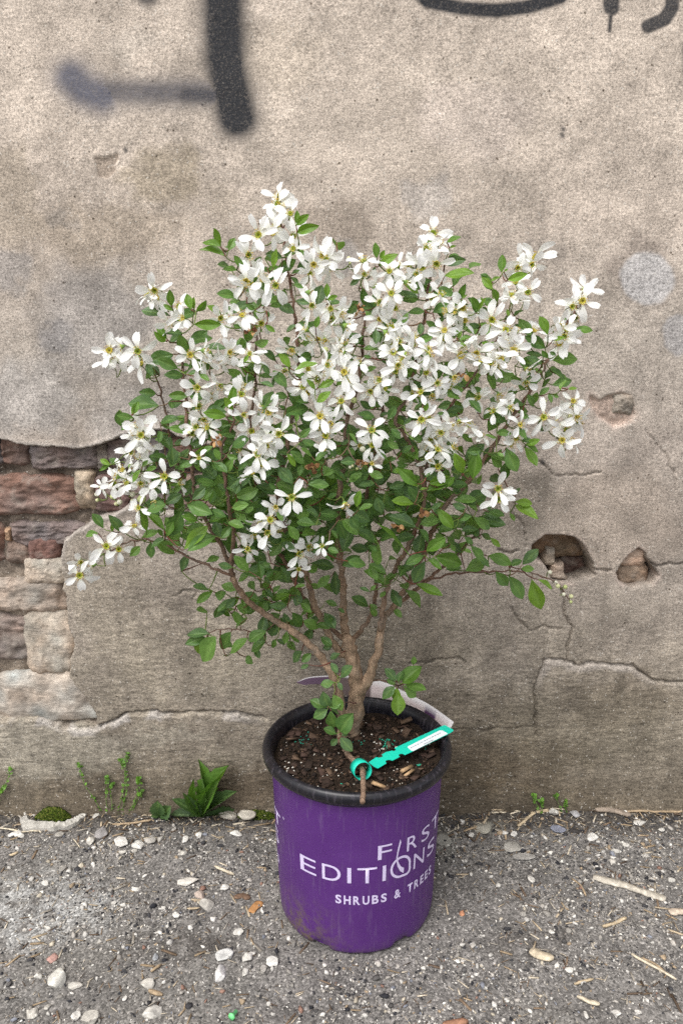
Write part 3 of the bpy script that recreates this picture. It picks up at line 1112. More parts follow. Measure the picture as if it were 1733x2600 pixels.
strip('wood_stick', g2_((1055, 735), (1200, 770), (1330, 810), (1470, 855)), .015, .0035, (190, 182, 168), 'weathered pale flat wooden stick lying on grit', seed=1, cat='stick')
strip('wood_chip', g2_((698, 1150), (760, 1180), (832, 1198)), .014, .003, (196, 182, 158), 'short pale bark-edged wood chip on open grit', seed=2, cat='wood chip')
strip('bark_strip', g2_((1050, 340), (1110, 362), (1190, 375), (1268, 386)), .014, .005, (150, 136, 122), 'curled grey-brown strip of bark against the wall foot', seed=3, cat='bark')
strip('wood_splinter', g2_((1490, 932), (1530, 925), (1580, 922)), .014, .004, (196, 180, 162), 'pale pinkish wood splinter beside the flat stick', seed=4, cat='splinter')
strip('wood_splinter', g2_((205, 1566), (270, 1556), (345, 1545)), .010, .005, (150, 112, 90), 'reddish brown wood splinter on grit in front of the pot', seed=5, cat='splinter')
TW_L, TW_G = 'thin dry straw-coloured twig lying on the grit', 'dry twigs lying on the grit'
for i, (pts, w) in enumerate([(g2_((628, 438), (700, 395), (790, 345)), .006), (g2_((800, 345), (885, 328)), .004), (g2_((1195, 362), (1350, 340), (1530, 322)), .006),
                              (g2_((438, 332), (470, 300), (516, 252)), .0035), (g2_((1275, 1165), (1380, 1225), (1530, 1308)), .004),
                              (g2_((1330, 1185), (1420, 1230), (1490, 1290)), .003), (g2_((950, 1338), (1000, 1325), (1058, 1312)), .0035),
                              (g2_((965, 1405), (1030, 1435), (1095, 1446)), .006), (g2_((935, 740), (985, 780), (1015, 840)), .003),
                              (g2_((1110, 1012), (1170, 995), (1245, 965)), .005), (g2_((480, 380), (560, 378)), .003), (g2_((320, 465), (410, 440)), .004),
                              (g2_((700, 380), (800, 375), (880, 385)), .003), (g2_((560, 280), (640, 330), (700, 355)), .003),
                              (g1((640, 430), (760, 422), (862, 410)), .004), (g1((50, 605), (105, 590)), .006), (g1((1220, 668), (1280, 695), (1332, 712)), .005),
                              (g1((848, 1383), (925, 1402)), .006), (g1((400, 345), (430, 320), (474, 300)), .004), (g1((0, 445), (120, 462), (220, 468)), .003),
                              (g1((860, 1280), (920, 1235)), .004), (g1((1065, 915), (1135, 905)), .003), (g1((415, 505), (455, 560)), .002)]):
    if pts[0][0] < 860:
        TW_L, TW_G = 'thin dry twig lying on the rosette weed side of the pot', 'dry twigs on the weed side'
    elif pts[0][1] < 2110:
        TW_L, TW_G = 'thin straw-coloured twig lying in the litter at the wall foot', 'dry twigs at the wall foot'
    else:
        TW_L, TW_G = 'thin straw-coloured twig on open grit near the flat wooden stick', 'dry twigs near the wooden stick'
    strip('dry_twig', pts, w, min(w * .7, .003), [(186, 168, 140), (200, 188, 166), (164, 144, 118)][i % 3], TW_L, TW_G, seed=20 + i)
strip('dead_leaf', g1((1425, 925), (1455, 890), (1490, 865)), .014, .0015, (176, 130, 86), 'curled orange-brown dead leaf scrap near the pot', seed=60, cat='leaf')
strip('dead_leaf', g1((1330, 840), (1380, 832), (1420, 850)), .012, .0015, (112, 90, 74), 'dark brown dead leaf scrap lying flat on dirt', seed=61, cat='leaf')


def ground_plate(name, outline, th_, col, label, cat, seed):
    r = np.random.default_rng(seed)
    pts = []
    for a, b in zip(outline, outline[1:] + outline[:1]):           # ragged broken edge
        for t in (0, .33, .66):
            pts.append((a[0] + (b[0] - a[0]) * t + r.normal(0, 1.2) * (t > 0), a[1] + (b[1] - a[1]) * t + r.normal(0, .8) * (t > 0)))
    P3 = np.array([PZ(px, py, th_) for px, py in pts])
    P3[:, 1] = np.minimum(P3[:, 1], YW - .004)
    c0 = P3.mean(0)
    c0[2] = float(ground_z(c0[:1], c0[1:2])[0]) - .002
    bm = bmesh.new()
    f = bm.faces.new([bm.verts.new((p[0] - c0[0], p[1] - c0[1], th_ + .002)) for p in P3])
    f.normal_update()
    if f.normal.z < 0:
        f.normal_flip()
    res = bmesh.ops.extrude_face_region(bm, geom=[f])
    for v in res['geom']:
        if isinstance(v, bmesh.types.BMVert):
            v.co.z = 0
    bmesh.ops.triangulate(bm, faces=bm.faces[:])
    bmesh.ops.subdivide_edges(bm, edges=bm.edges[:], cuts=1, use_grid_fill=True)
    bmesh.ops.triangulate(bm, faces=bm.faces[:])
    bmesh.ops.recalc_face_normals(bm, faces=bm.faces[:])
    for v in bm.verts:
        if v.co.z > th_ * .5:
            v.co.z += float(r.normal(0, .0012))
    me = bpy.data.meshes.new(name)
    bm.to_mesh(me)
    bm.free()
    set_col(me, lin(col) * (.8 + .4 * r.random((len(me.vertices), 1))))
    o = obj(name, me, M['stone'])
    o.location = c0
    return tag(o, label, cat)


ground_plate('concrete_shard', g1((112, 400), (152, 384), (172, 410), (260, 416), (350, 420), (420, 398), (455, 374), (496, 364), (482, 388), (430, 424), (370, 444), (270, 452),
                                  (150, 456), (125, 434)), .008, (178, 174, 166), 'long curved whitish concrete shard in front of the moss', 'shard', 62)

# green plastic peg
pg0, pg1 = PZ(1312 * .4464, 1900 + 1542 * .4464, .006), PZ(1345 * .4464, 1900 + 1503 * .4464, .006)
ctr = (pg0 + pg1) / 2
ax = (pg1 - pg0)
Lp = np.linalg.norm(ax)
ax /= Lp
pp = np.array([pg0 + ax * t * Lp for t in (0, .12, .14, .3, .32, 1.0)])
V, T = tube(pp, [.0042, .0042, .0048, .0044, .0026, .0024], 10)
V = V - ctr
zmin = V[:, 2].min()
peg = obj('plastic_peg', mesh_np('plastic_peg', V, T, lin((120, 214, 138)), False), M['tag'])
peg.location = ctr + np.array([0, 0, float(ground_z(np.array([ctr[0]]), np.array([ctr[1]]))[0]) - zmin - ctr[2] + .0012])
tag(peg, 'tiny mint green plastic peg lying on the grit', 'peg')

# ---- moss at the wall foot
def moss_patch(cx, cy, rx, ry, hh, n, seed, label):
    r = np.random.default_rng(seed)
    c0 = PZ(cx, cy, .0)
    y0 = YW - .012 - ry
    a, q = r.uniform(0, 6.28, n), np.sqrt(r.random(n))
    P3 = np.column_stack([c0[0] + rx * np.cos(a) * q, y0 + ry * np.sin(a) * q, np.zeros(n)])
    P3[:, 2] = ground_z(P3[:, 0], P3[:, 1]) + .001 + hh * (1 - q ** 2) * (.75 + .25 * r.random(n))
    cols = lin([(58, 72, 24), (76, 90, 30), (44, 56, 20), (92, 98, 44)])[r.integers(0, 4, n)]
    V, Fv, C = chips(P3, r.uniform(.0012, .0034, n), .7, cols, r)
    o = obj('moss', mesh_np('moss', V, Fv, C), M['moss'])
    return tag(o, label, 'moss', kind='stuff')


moss_patch(145, 2066, .032, .010, .022, 1800, 5, 'dark green moss cushion at the wall foot behind the shard')
moss_patch(655, 2062, .034, .008, .012, 700, 6, 'thin dark moss growing at the wall foot beside the pot')


# ================================================================== LEAF SHAPES (shared by shrub and weeds)
def leaf_shape(seed, fold=.16, curl=.12, obov=1.0, teeth=0.0, rows=10, cols=7):
    r = np.random.default_rng(seed)
    s = np.linspace(0, 1, rows)
    u = np.linspace(-1, 1, cols)
    w = np.sin(math.pi * s ** obov) ** .85 * .5
    w[0], w[-1] = .018, .0
    if teeth:
        w = w * (1 + teeth * ((np.arange(rows) % 2) * 2 - 1))
        w[-1] = 0
    S, U = np.meshgrid(s, u, indexing='ij')
    Wd = w[:, None] * U
    bend = r.uniform(-.06, .06)
    x = Wd + bend * np.sin(math.pi * S)
    z = fold * np.abs(Wd) * 2 * (1 - .3 * S) - curl * S ** 2 + .02 * np.sin(S * 9 + U * 3 + seed) * np.abs(U)
    V = np.stack([x, S, z], -1).reshape(-1, 3)
    rib = np.clip(1 - np.abs(U) * 4.2, 0, 1)
    vein = .35 * (np.abs(((S * 7 - np.abs(U) * 1.6) % 1) - .5) < .16)
    rib = np.maximum(rib, vein * (np.abs(U) < .95))
    return V, grid_faces(rows, cols), rib.ravel()


def leaf_mesh(shape, col, name='leaf', var=0.0):
    V, Fq, rib = shape
    c = np.tile(np.asarray(col), (len(V), 1))
    me = mesh_np(name, V, Fq, c, True, {'rib': rib})
    me.materials.append(M['leaf'])
    return me


LEAF_TINTS = [lin(c) for c in ((90, 124, 62), (80, 114, 58), (101, 136, 64), (82, 111, 68), (96, 132, 40), (108, 142, 46), (86, 122, 44))]   # 4..6 are young leaves
LEAF_SHAPES = [leaf_shape(k, .06 + .05 * (k % 3), (.03, .12, .22, .07)[k % 4], (1.0, 1.12, .92, 1.2)[k % 4]) for k in range(8)]
LEAF_ME = {}


def leaf_data(si, ti):
    if (si, ti) not in LEAF_ME:
        LEAF_ME[(si, ti)] = leaf_mesh(LEAF_SHAPES[si], LEAF_TINTS[ti])
    return LEAF_ME[(si, ti)]


def frame(base, axis_, normal_hint, L, W):
    y = axis_ / np.linalg.norm(axis_)
    n = normal_hint - y * (normal_hint @ y)
    n /= np.linalg.norm(n)
    x = np.cross(y, n)
    M4 = Matrix(((x[0] * W, y[0] * L, n[0] * L, base[0]), (x[1] * W, y[1] * L, n[1] * L, base[1]), (x[2] * W, y[2] * L, n[2] * L, base[2]), (0, 0, 0, 1)))
    return M4


# ---- weeds at the wall foot
def rosette_weed(px, py, leaves, label, seed, tint, wid=.21, name='rosette_weed', group=None):
    """leaves: tip pixel, extra tip distance from the wall (m towards the camera)"""
    r = np.random.default_rng(seed)
    b = PZ(px, py, .004)
    b[1] = min(b[1], YW - .02)
    b[2] = float(ground_z(b[:1], b[1:2])[0])
    root = empty(name, b)
    tag(root, label, 'weed', group)
    for i, (tx, ty, fwd, ti) in enumerate(leaves):
        if fwd is None:
            tip = PZ(tx, ty, .010)
            tip[1] = min(tip[1], YW - .015)
        else:
            tip = PY(tx, ty, b[1] - fwd)
        ax_ = tip - b
        L = np.linalg.norm(ax_)
        nh = np.array([r.normal(0, .3), -.55, .8])
        key = ('w', i % 4, ti)
        if key not in LEAF_ME:
            LEAF_ME[key] = leaf_mesh(leaf_shape(50 + i, .3, .12, 1.5, .1, 16), tint[ti])
        obj('leaf', LEAF_ME[key], None, root, frame(np.array([0, 0, .002]), ax_, nh, L, L * wid * (1.25 if i % 3 else 1)))
    return root


dand = [lin(c) for c in ((86, 122, 48), (74, 100, 60), (94, 114, 86))]
rosette_weed(520, 2046, [(516, 1938, .004, 0), (562, 1946, .01, 0), (548, 1985, .03, 0), (487, 1990, .02, 0), (470, 2022, .03, 1), (432, 2068, None, 2), (610, 2056, None, 1),
                         (590, 2010, .02, 1), (480, 2072, None, 1), (520, 2074, None, 2), (556, 2066, None, 1), (440, 2030, .01, 1)],
             'leafy rosette weed with toothed green leaves growing at the wall foot', 3, dand)
rosette_weed(410, 2062, [(384, 2074, None, 1), (398, 2040, .01, 1), (430, 2052, .01, 1), (425, 2076, None, 1), (402, 2068, None, 0)],
             'small round-leaved seedling beside the leafy rosette weed', 4, dand, .6)


def thread_weed(stems, label, seed, group=None):
    r = np.random.default_rng(seed)
    b = PZ(*stems[0][0], .002)
    b[1] = min(b[1], YW - .014)
    b[2] = float(ground_z(b[:1], b[1:2])[0])
    root = empty('thread_weed', b)
    tag(root, label, 'weed', group)
    fol = []
    for st in stems:
        bb = PZ(*st[0], .002)
        bb[1] = min(bb[1], YW - .014)
        P3 = [np.array([bb[0], bb[1], b[2] - .002])] + [PY(px, py, bb[1] + .002) for px, py in st[1:]]
        P3 = catmull(np.array(P3), .006)
        V, T = tube(P3 - b, np.linspace(.0006, .0004, len(P3)), 5)
        obj('stem', mesh_np('stem', V, T, lin((120, 150, 78))), M['bark'], root)
        for i in range(1, len(P3)):
            for _ in range(4 if i > len(P3) - 4 else int(r.integers(0, 3))):
                d = r.normal(size=3)
                d[2] = abs(d[2])
                L = r.uniform(.003, .006) * (1.3 if i > len(P3) - 4 else 1)
                sh = LEAF_SHAPES[r.integers(8)]
                Mx = frame(P3[i] - b, d / np.linalg.norm(d), r.normal(size=3), L, L * 1.1)
                A = np.array(Mx)
                fol.append((sh[0] @ A[:3, :3].T + A[:3, 3], sh[1], lin((112, 160, 60)) * r.uniform(.75, 1.2), sh[2]))
    Vs, Fs, Cs, Rs, k = [], [], [], [], 0
    for V, Fq, c, rb in fol:
        Vs.append(V); Fs.append(Fq + k); Cs.append(np.tile(c, (len(V), 1))); Rs.append(rb); k += len(V)
    o = obj('foliage', mesh_np('foliage', np.vstack(Vs), np.vstack(Fs), np.vstack(Cs), True, {'rib': np.concatenate(Rs)}), M['leaf'], root)
    o['kind'] = 'stuff'


thread_weed([[(268, 2065), (232, 2018), (212, 1985), (205, 1955), (196, 1940)], [(280, 2066), (270, 2035), (272, 1975)], [(290, 2066), (282, 2010), (290, 1990)]],
            'wispy pale green weed leaning away from the leafy rosette, with three thin stems', 5)
thread_weed([[(300, 2066), (315, 2000), (318, 1955), (325, 1915)], [(312, 2064), (322, 1990), (308, 1930)]], 'tallest wispy green weed with two upright stems by the wall', 6)
thread_weed([[(330, 2062), (350, 2010), (354, 1975)], [(336, 2062), (350, 2030), (358, 2010)]], 'short wispy weed between the tall wispy weed and the rosette', 7)
thread_weed([[(6, 2040), (4, 2010), (18, 1985), (28, 1950)], [(0, 2045), (8, 2000)]], 'wispy weed growing beyond the moss cushion', 8)
thread_weed([[(1366, 2050), (1358, 2035), (1354, 2022)], [(1368, 2050), (1372, 2034)]], 'tiny green seedling in the wall foot litter, closer to the pot', 9)
thread_weed([[(1416, 2046), (1412, 2030), (1410, 2020)], [(1424, 2046), (1434, 2034)]], 'tiny green seedling in the wall foot litter, further from the pot', 10)


# ================================================================== THE POT
POT_H = 0.2745


def pot_r(z):
    return .1185 + (z / .25) * .0088


pot = empty('nursery_pot', (XC, YC, 0))
tag(pot, 'purple plastic nursery pot with black rolled rim and lilac lettering', 'plant pot')
NT = 144
th = np.arange(NT) * 2 * math.pi / NT          # 0 = towards the camera


def lathe(profile, lift=None):
    rows = []
    for i, (r, z) in enumerate(profile):
        zz = np.full(NT, z)
        rr = np.full(NT, r)
        if lift is not None:
            zz, rr = lift(i, zz, rr)
        rows.append(np.stack([rr * np.sin(th), -rr * np.cos(th), zz], -1))
    V = np.array(rows)
    m = len(profile)
    Fq = []
    for i in range(m - 1):
        a = np.arange(NT)
        b = (a + 1) % NT
        Fq.append(np.stack([i * NT + a, i * NT + b, (i + 1) * NT + b, (i + 1) * NT + a], -1))
    return V.reshape(-1, 3), np.vstack(Fq)


degs = np.degrees((th + math.pi) % (2 * math.pi) - math.pi)
lobe = np.zeros(NT)
for c in range(-180, 180, 60):                     # six feet under the pot
    d = np.abs((degs - c - 3 + 180) % 360 - 180)
    lobe = np.maximum(lobe, sstep(27, 21, d))


def foot(i, zz, rr):
    if i < 4:
        k = (1 - lobe) * (.0085 - .0016 * i)
        return zz + k, rr - (1 - lobe) * .0035 * (1 - i / 4)
    return zz, rr


prof = [(.1135, .0005), (.1165, .003), (.1178, .007), (.1184, .013)] + [(pot_r(z), z) for z in np.linspace(.022, .252, 24)]
V, Fq = lathe(prof, foot)
ang_v = np.degrees(np.arctan2(V[:, 0], -V[:, 1]))
dirt = np.exp(-((ang_v + 42) / 26) ** 2) * sstep(.1, .0, V[:, 2]) * 1.1 + .35 * sstep(.02, 0, V[:, 2])
obj('body', mesh_np('pot_body', V, Fq, None, True, {'dirt': np.clip(dirt, 0, 1)}), M['purple'], pot)
V, Fq = lathe([(.0001, .0115), (.104, .0115), (.1085, .0105), (.1085, .0005)])
obj('base', mesh_np('pot_base', V, Fq[:, ::-1], None, True, {'dirt': np.full(len(V), .6)}), M['purple'], pot)
V, Fq = lathe([(.1225, .21), (.1232, .2480), (.1240, .2600), (.1262, .2682), (.1290, .2722), (.1325, .2743), (.1362, .2738), (.1392, .2708), (.1406, .2662),
               (.1402, .2612), (.1380, .2566), (.1340, .2534), (.1295, .2522), (.1278, .2505), (.1274, .2475)])
obj('rim', mesh_np('pot_rim', V, Fq[:, ::-1], None, True, {'dirt': np.full(len(V), .05)}), M['black'], pot)


# ---- lettering wrapped round the pot
def glyph(ch, bold=0.0):
    cu = bpy.data.curves.new('glyph', 'FONT')
    cu.body = ch
    cu.size = 1.0
    cu.offset = bold
    cu.resolution_u = 5
    to = bpy.data.objects.new('glyph', cu)
    COL.objects.link(to)
    dg = bpy.context.evaluated_depsgraph_get()
    me = bpy.data.meshes.new_from_object(to.evaluated_get(dg))
    bpy.data.objects.remove(to)
    bpy.data.curves.remove(cu)
    bm = bmesh.new()
    bm.from_mesh(me)
    bpy.data.meshes.remove(me)
    return bm


def ribbon(bm, pts, w, closed=False):
    pts = [Vector((*p, 0)) for p in pts]
    n = len(pts)
    L, R = [], []
    for i, p in enumerate(pts):
        a = pts[(i - 1) % n] if (closed or i > 0) else p
        b = pts[(i + 1) % n] if (closed or i < n - 1) else p
        t = (b - a).normalized()
        nn = Vector((-t.y, t.x, 0)) * w / 2
        L.append(bm.verts.new(p + nn))
        R.append(bm.verts.new(p - nn))
    for i in range(n if closed else n - 1):
        j = (i + 1) % n
        bm.faces.new((L[i], R[i], R[j], L[j]))


def wrap_word(name, glyphs, rot=0.0):
    """glyphs: list of (bm in unit box builder, left deg, right deg, z0, z1)"""
    VV, TT, k = [], [], 0
    for bm, a0, a1, z0, z1 in glyphs:
        xs_ = [v.co.x for v in bm.verts]
        ys_ = [v.co.y for v in bm.verts]
        x0, x1, y0, y1 = min(xs_), max(xs_), min(ys_), max(ys_)
        for v in bm.verts:
            v.co.x = (v.co.x - x0) / (x1 - x0 + 1e-9)
            v.co.y = (v.co.y - y0) / (y1 - y0 + 1e-9)
        nc = max(2, int((a1 - a0) / 1.6))
        for i in range(1, nc):
            g = bm.verts[:] + bm.edges[:] + bm.faces[:]
            bmesh.ops.bisect_plane(bm, geom=g, plane_co=(i / nc, 0, 0), plane_no=(1, 0, 0))
        bmesh.ops.triangulate(bm, faces=bm.faces[:])
        bm.verts.index_update()
        for v in bm.verts:
            a = math.radians(a0 + (a1 - a0) * v.co.x + rot)
            z = z0 + (z1 - z0) * v.co.y
            r = pot_r(z) + .0006
            VV.append((r * math.sin(a), -r * math.cos(a), z))
        for f in bm.faces:
            TT.append([v.index + k for v in f.verts])
        k += len(bm.verts)
    me = mesh_np(name, np.array(VV), np.array(TT), lin((208, 196, 228)))
    return obj(name, me, M['print'], pot)


def leaf_o():
    bm = bmesh.new()
    # rounded top, point at the lower side: a leaf
    pts = []
    for t in np.linspace(0, 1, 30, endpoint=False):
        a = math.pi * (.5 + 2 * t)
        x, y = math.cos(a), math.sin(a)
        if x > 0 and y < 0:
            k = 1 + .30 * (abs(x * y) * 2) ** 3
            x, y = x * k, y * k
        pts.append((x, y))
    ribbon(bm, pts, .24, True)
    return bm


def stroke(pts, w):
    bm = bmesh.new()
    ribbon(bm, pts, w)
    return bm


def px_deg(px, R=206.0):
    return math.degrees(math.asin(max(-.99, min(.99, (px - 905.0) / R))))


def z_at(px, py):
    """height on the pot side seen at a pixel"""
    lo, hi = 0.0, .26
    for _ in range(30):
        zm = (lo + hi) / 2
        a = math.radians(px_deg(px))
        X_, Y_ = XC + pot_r(zm) * math.sin(a), YC - pot_r(zm) * math.cos(a)
        _, y_ = proj(X_, Y_, zm)
        if y_ > py:
            lo = zm
        else:
            hi = zm
    return lo


ZE0, ZE1 = z_at(884, 2242), z_at(884, 2203)        # EDITIONS
ZF0, ZF1 = z_at(963, 2181), z_at(963, 2145)        # FIRST
ZS0, ZS1 = z_at(905, 2297), z_at(905, 2275)        # SHRUBS & TREES


def spread(word, a0, a1, z0, z1, widths, bold):
    tot = sum(widths)
    gap = .32
    unit = (a1 - a0) / (tot + gap * (len(word) - 1))
    out, a = [], a0
    for ch, w in zip(word, widths):
        if ch != ' ':
            out.append((glyph(ch, bold), a, a + w * unit, z0, z1))
        a += (w + gap) * unit
    return out


for rot in (0.0, -134.0):
    dz = ZE1 - ZE0
    ed = [('E', 770, 808), ('D', 822, 865), ('I', 880, 889), ('T', 903, 948), ('I', 961, 969), ('O', 979, 1029), ('N', 1036, 1063), ('S', 1072, 1092)]
    gl = []
    for ch, xa, xb in ed:
        if ch == 'O':
            gl.append((leaf_o(), px_deg(xa), px_deg(xb), ZE0 - dz * .12, ZE1 + dz * .3))
        else:
            gl.append((glyph(ch, .0), px_deg(xa), px_deg(xb), ZE0, ZE1))
    wrap_word('printed_word', gl, rot)
    gl = []
    for ch, xa, xb in [('F', 949, 981), ('R', 1017, 1042), ('S', 1053, 1074), ('T', 1080, 1100)]:
        gl.append((glyph(ch, .0), px_deg(xa), px_deg(xb), ZF0, ZF1))
    # the I sweeps down into the leaf and becomes its vein
    gl.append((stroke([(.45, 1), (.2, .72), (.08, .5), (.22, .28), (.55, .1), (.98, 0)], .16), px_deg(992), px_deg(1012), ZE0 + dz * .12, ZF1 + dz * .1))
    gl.append((glyph('O', .02), 75.5, 77.5, ZF1 + .002, ZF1 + .006))
    wrap_word('printed_word', gl, rot)
    wd = dict(zip('SHRUBTE&', (.8, .9, .9, .9, .9, .9, .78, 1.0)))
    txt = 'SHRUBS & TREES'
    wrap_word('printed_word', spread(txt, px_deg(853, 202), px_deg(1084, 202), ZS0, ZS1, [wd.get(c, .45) for c in txt], .03), rot)

# ================================================================== THE SOIL
SOIL_Z = .2555
rs = np.concatenate([np.linspace(0, .1234, 44)])
ta = np.arange(120) * 2 * math.pi / 120
RR, TA = np.meshgrid(rs, ta, indexing='ij')
sx, sy = RR * np.sin(TA), -RR * np.cos(TA)


def soil_z(x, y):
    return SOIL_Z + (fbm(x, y, 60, 4, 3) - .5) * .010 + (fbm(x, y, 16, 2, 6) - .5) * .008 - .003 * sstep(.09, .123, np.hypot(x, y))


sz_ = soil_z(sx, sy)
V = np.stack([sx, sy, sz_ - SOIL_Z], -1).reshape(-1, 3)
Fq = []
for i in range(len(rs) - 1):
    a = np.arange(120)
    b = (a + 1) % 120
    Fq.append(np.stack([i * 120 + a, (i + 1) * 120 + a, (i + 1) * 120 + b, i * 120 + b], -1))
csoil = lin((50, 41, 34)) * (.5 + fbm(V[:, 0], V[:, 1], 90, 3, 2)[:, None])
soil = empty('potting_soil', (XC, YC, SOIL_Z))
tag(soil, 'dark bark-filled potting soil filling the purple pot', 'soil')
obj('soil_surface', mesh_np('soil_surface', V, np.vstack(Fq), csoil, True), M['soil'], soil)
r_ = np.random.default_rng(33)


def on_soil(n, rmax=.118):
    a, q = r_.uniform(0, 6.28, n), np.sqrt(r_.random(n)) * rmax
    x, y = q * np.cos(a), q * np.sin(a)
    return np.stack([x, y, soil_z(x, y) - SOIL_Z], -1)


n = 3200
P = on_soil(n)
sz = np.clip(r_.lognormal(math.log(.0017), .45, n), .0007, .005)
pal = lin([(48, 39, 33), (62, 49, 41), (38, 31, 28), (76, 60, 50), (32, 28, 25), (92, 73, 58), (176, 170, 160)])
cols = pal[r_.choice(7, n, p=[.26, .2, .21, .13, .14, .04, .02])]
P[:, 2] += sz * .35
Vc, Fc, Cc = chips(P, sz, .5, cols, r_, .4)
o = obj('crumbs', mesh_np('soil_crumbs', Vc, Fc, Cc), M['wood'], soil)
o['kind'] = 'stuff'
# perlite and fertiliser in their patches (pixel, radius)
bv, bc, bs = [], [], []
for (px, py, rad, k, c, s) in [(978, 1892, 14, 26, (24, 140, 112), .0017), (985, 1884, 10, 10, (24, 140, 112), .0017), (912, 1886, 8, 8, (24, 128, 104), .0016),
                               (770, 1880, 22, 16, (30, 120, 100), .0016), (1062, 1944, 5, 4, (24, 140, 112), .0018), (868, 1988, 4, 2, (40, 170, 140), .002),
                               (960, 1898, 20, 14, (214, 208, 198), .0017), (735, 1950, 22, 26, (206, 200, 190), .0016), (700, 1890, 20, 10, (200, 192, 182), .0014),
                               (930, 1850, 30, 14, (206, 200, 190), .0014), (830, 1962, 26, 12, (206, 200, 190), .0013), (1020, 1970, 30, 10, (190, 180, 168), .0013),
                               (1070, 1890, 20, 6, (24, 140, 112), .0014), (690, 1876, 14, 6, (30, 120, 100), .0015), (1010, 1990, 50, 8, (196, 186, 170), .0013)]:
    for _ in range(k):
        p = PZ(px + r_.normal(0, rad * .6), py + r_.normal(0, rad * .45), SOIL_Z + .002) - np.array([XC, YC, SOIL_Z])
        if math.hypot(p[0], p[1]) < .119:
            p[2] = float(soil_z(p[:1], p[1:2])[0]) - SOIL_Z + .0015
            bv.append(p); bc.append(lin(c)); bs.append(s * r_.uniform(.7, 1.2))
Vc, Fc, Cc = chips(np.array(bv), np.array(bs), .95, np.array(bc), r_, .08)
o = obj('fertilizer_beads', mesh_np('fertilizer_beads', Vc, Fc, Cc, True), M['tag'], soil)
o['kind'] = 'stuff'


def chip_box(L, W, T, seed):
    r = np.random.default_rng(seed)
    v = cb * np.array([L, W, T]) / 2 * (1 + .35 * (r.random((8, 3)) - .5))
    return v, np.vstack([cf[:, :3], cf[:, [0, 2, 3]]])


CHIP_ME = []
for k in range(12):
    v, t = chip_box(1, .55 + .1 * (k % 3), .16, k)
    c = lin([(68, 54, 46), (84, 68, 57), (52, 42, 36), (98, 80, 66), (74, 58, 51), (60, 48, 42)][k % 6])
    CHIP_ME.append(mesh_np('bark_chip', v, t, c))
    CHIP_ME[-1].materials.append(M['wood'])
light_chip = mesh_np('bark_chip', *chip_box(1, .22, .16, 77), lin((176, 146, 112)))
light_chip.materials.append(M['wood'])


def put_chip(me, p, size, ang):
    rr = np.random.default_rng(int(abs(p[0] * 1e5)) + int(abs(p[1] * 1e4)))
    Mx = Matrix.Translation(p) @ Matrix.Rotation(ang, 4, 'Z') @ Matrix.Rotation(rr.normal(0, .3), 4, 'X') @ Matrix.Rotation(rr.normal(0, .25), 4, 'Y') @ Matrix.Scale(size, 4)
    return obj('bark_chip', me, None, soil, Mx)


P = on_soil(150, .115)
for i, p in enumerate(P):
    s = .006 + .012 * r_.random() ** 2
    p[2] += .0022
    put_chip(CHIP_ME[i % 12], Vector(p), s, r_.uniform(0, 6.28))
for px, py, s, a in [(1032, 1952, .022, .75), (1037, 1963, .018, .75), (965, 1994, .024, -.05), (1030, 1830, .018, .1), (738, 1876, .016, .5)]:
    p = PZ(px, py, SOIL_Z + .004) - np.array([XC, YC, SOIL_Z])
    put_chip(light_chip if py > 1900 else CHIP_ME[3], Vector((p[0], p[1], .004)), s, a)

# ================================================================== GREEN WRAP TAG
TT0 = (840, 1780, .2168)


def t0(x, y):
    return TT0[0] + x * TT0[2], TT0[1] + y * TT0[2]


A3 = PZ(*t0(500, 745), SOIL_Z + .016)
B3 = PZ(*t0(1395, 335), .2805)
axT = (B3 - A3) / np.linalg.norm(B3 - A3)
side = np.cross(axT, (0, 0, 1.0))
side /= np.linalg.norm(side)
nrmT = np.cross(side, axT)
if nrmT[2] < 0:
    nrmT = -nrmT


def on_tag(x, y, off=0.0):
    d = ray(*t0(x, y))
    o_ = np.array([0, 0, H])
    t = ((A3 + nrmT * off - o_) @ nrmT) / (d @ nrmT)
    return o_ + d * t


def plate(name, pts, th_, col, parent, mat):
    bm = bmesh.new()
    vs = [bm.verts.new(Vector(p)) for p in pts]
    f = bm.faces.new(vs)
    bm.normal_update()
    if f.normal.dot(Vector(nrmT)) < 0:
        f.normal_flip()
    res = bmesh.ops.extrude_face_region(bm, geom=[f])
    for v in res['geom']:
        if isinstance(v, bmesh.types.BMVert):
            v.co -= Vector(nrmT) * th_
    bmesh.ops.recalc_face_normals(bm, faces=bm.faces[:])
    bmesh.ops.triangulate(bm, faces=bm.faces[:])
    me = bpy.data.meshes.new(name)
    bm.to_mesh(me)
    bm.free()
    set_col(me, lin(col))
    return obj(name, me, mat, parent)


tag_root = empty('wrap_tag', A3)
tag(tag_root, 'turquoise plastic wrap tag with white sticker looped round a cut twig', 'plant tag')
outl = [(1320, 282), (1338, 284), (1432, 336), (1428, 350), (1372, 385), (960, 586), (862, 631), (848, 618), (820, 613), (796, 622), (790, 640), (803, 652), (712, 698),
        (700, 688), (668, 685), (640, 697), (636, 712), (648, 728), (548, 787), (505, 770), (440, 716), (530, 655), (548, 662), (578, 662), (602, 650), (606, 640),
        (592, 626), (640, 598), (715, 580), (730, 586), (752, 578), (758, 566), (742, 550)]
plate('strap', [on_tag(x, y) - A3 for x, y in outl], .0006, (26, 196, 170), tag_root, M['tag'])
plate('sticker', [on_tag(x, y, .0007) - A3 for x, y in [(895, 540), (905, 528), (1265, 345), (1300, 343), (1366, 380), (960, 584), (935, 575)]], .0005, (226, 234, 238), tag_root, M['tag'])
rr = np.random.default_rng(9)
dash = []
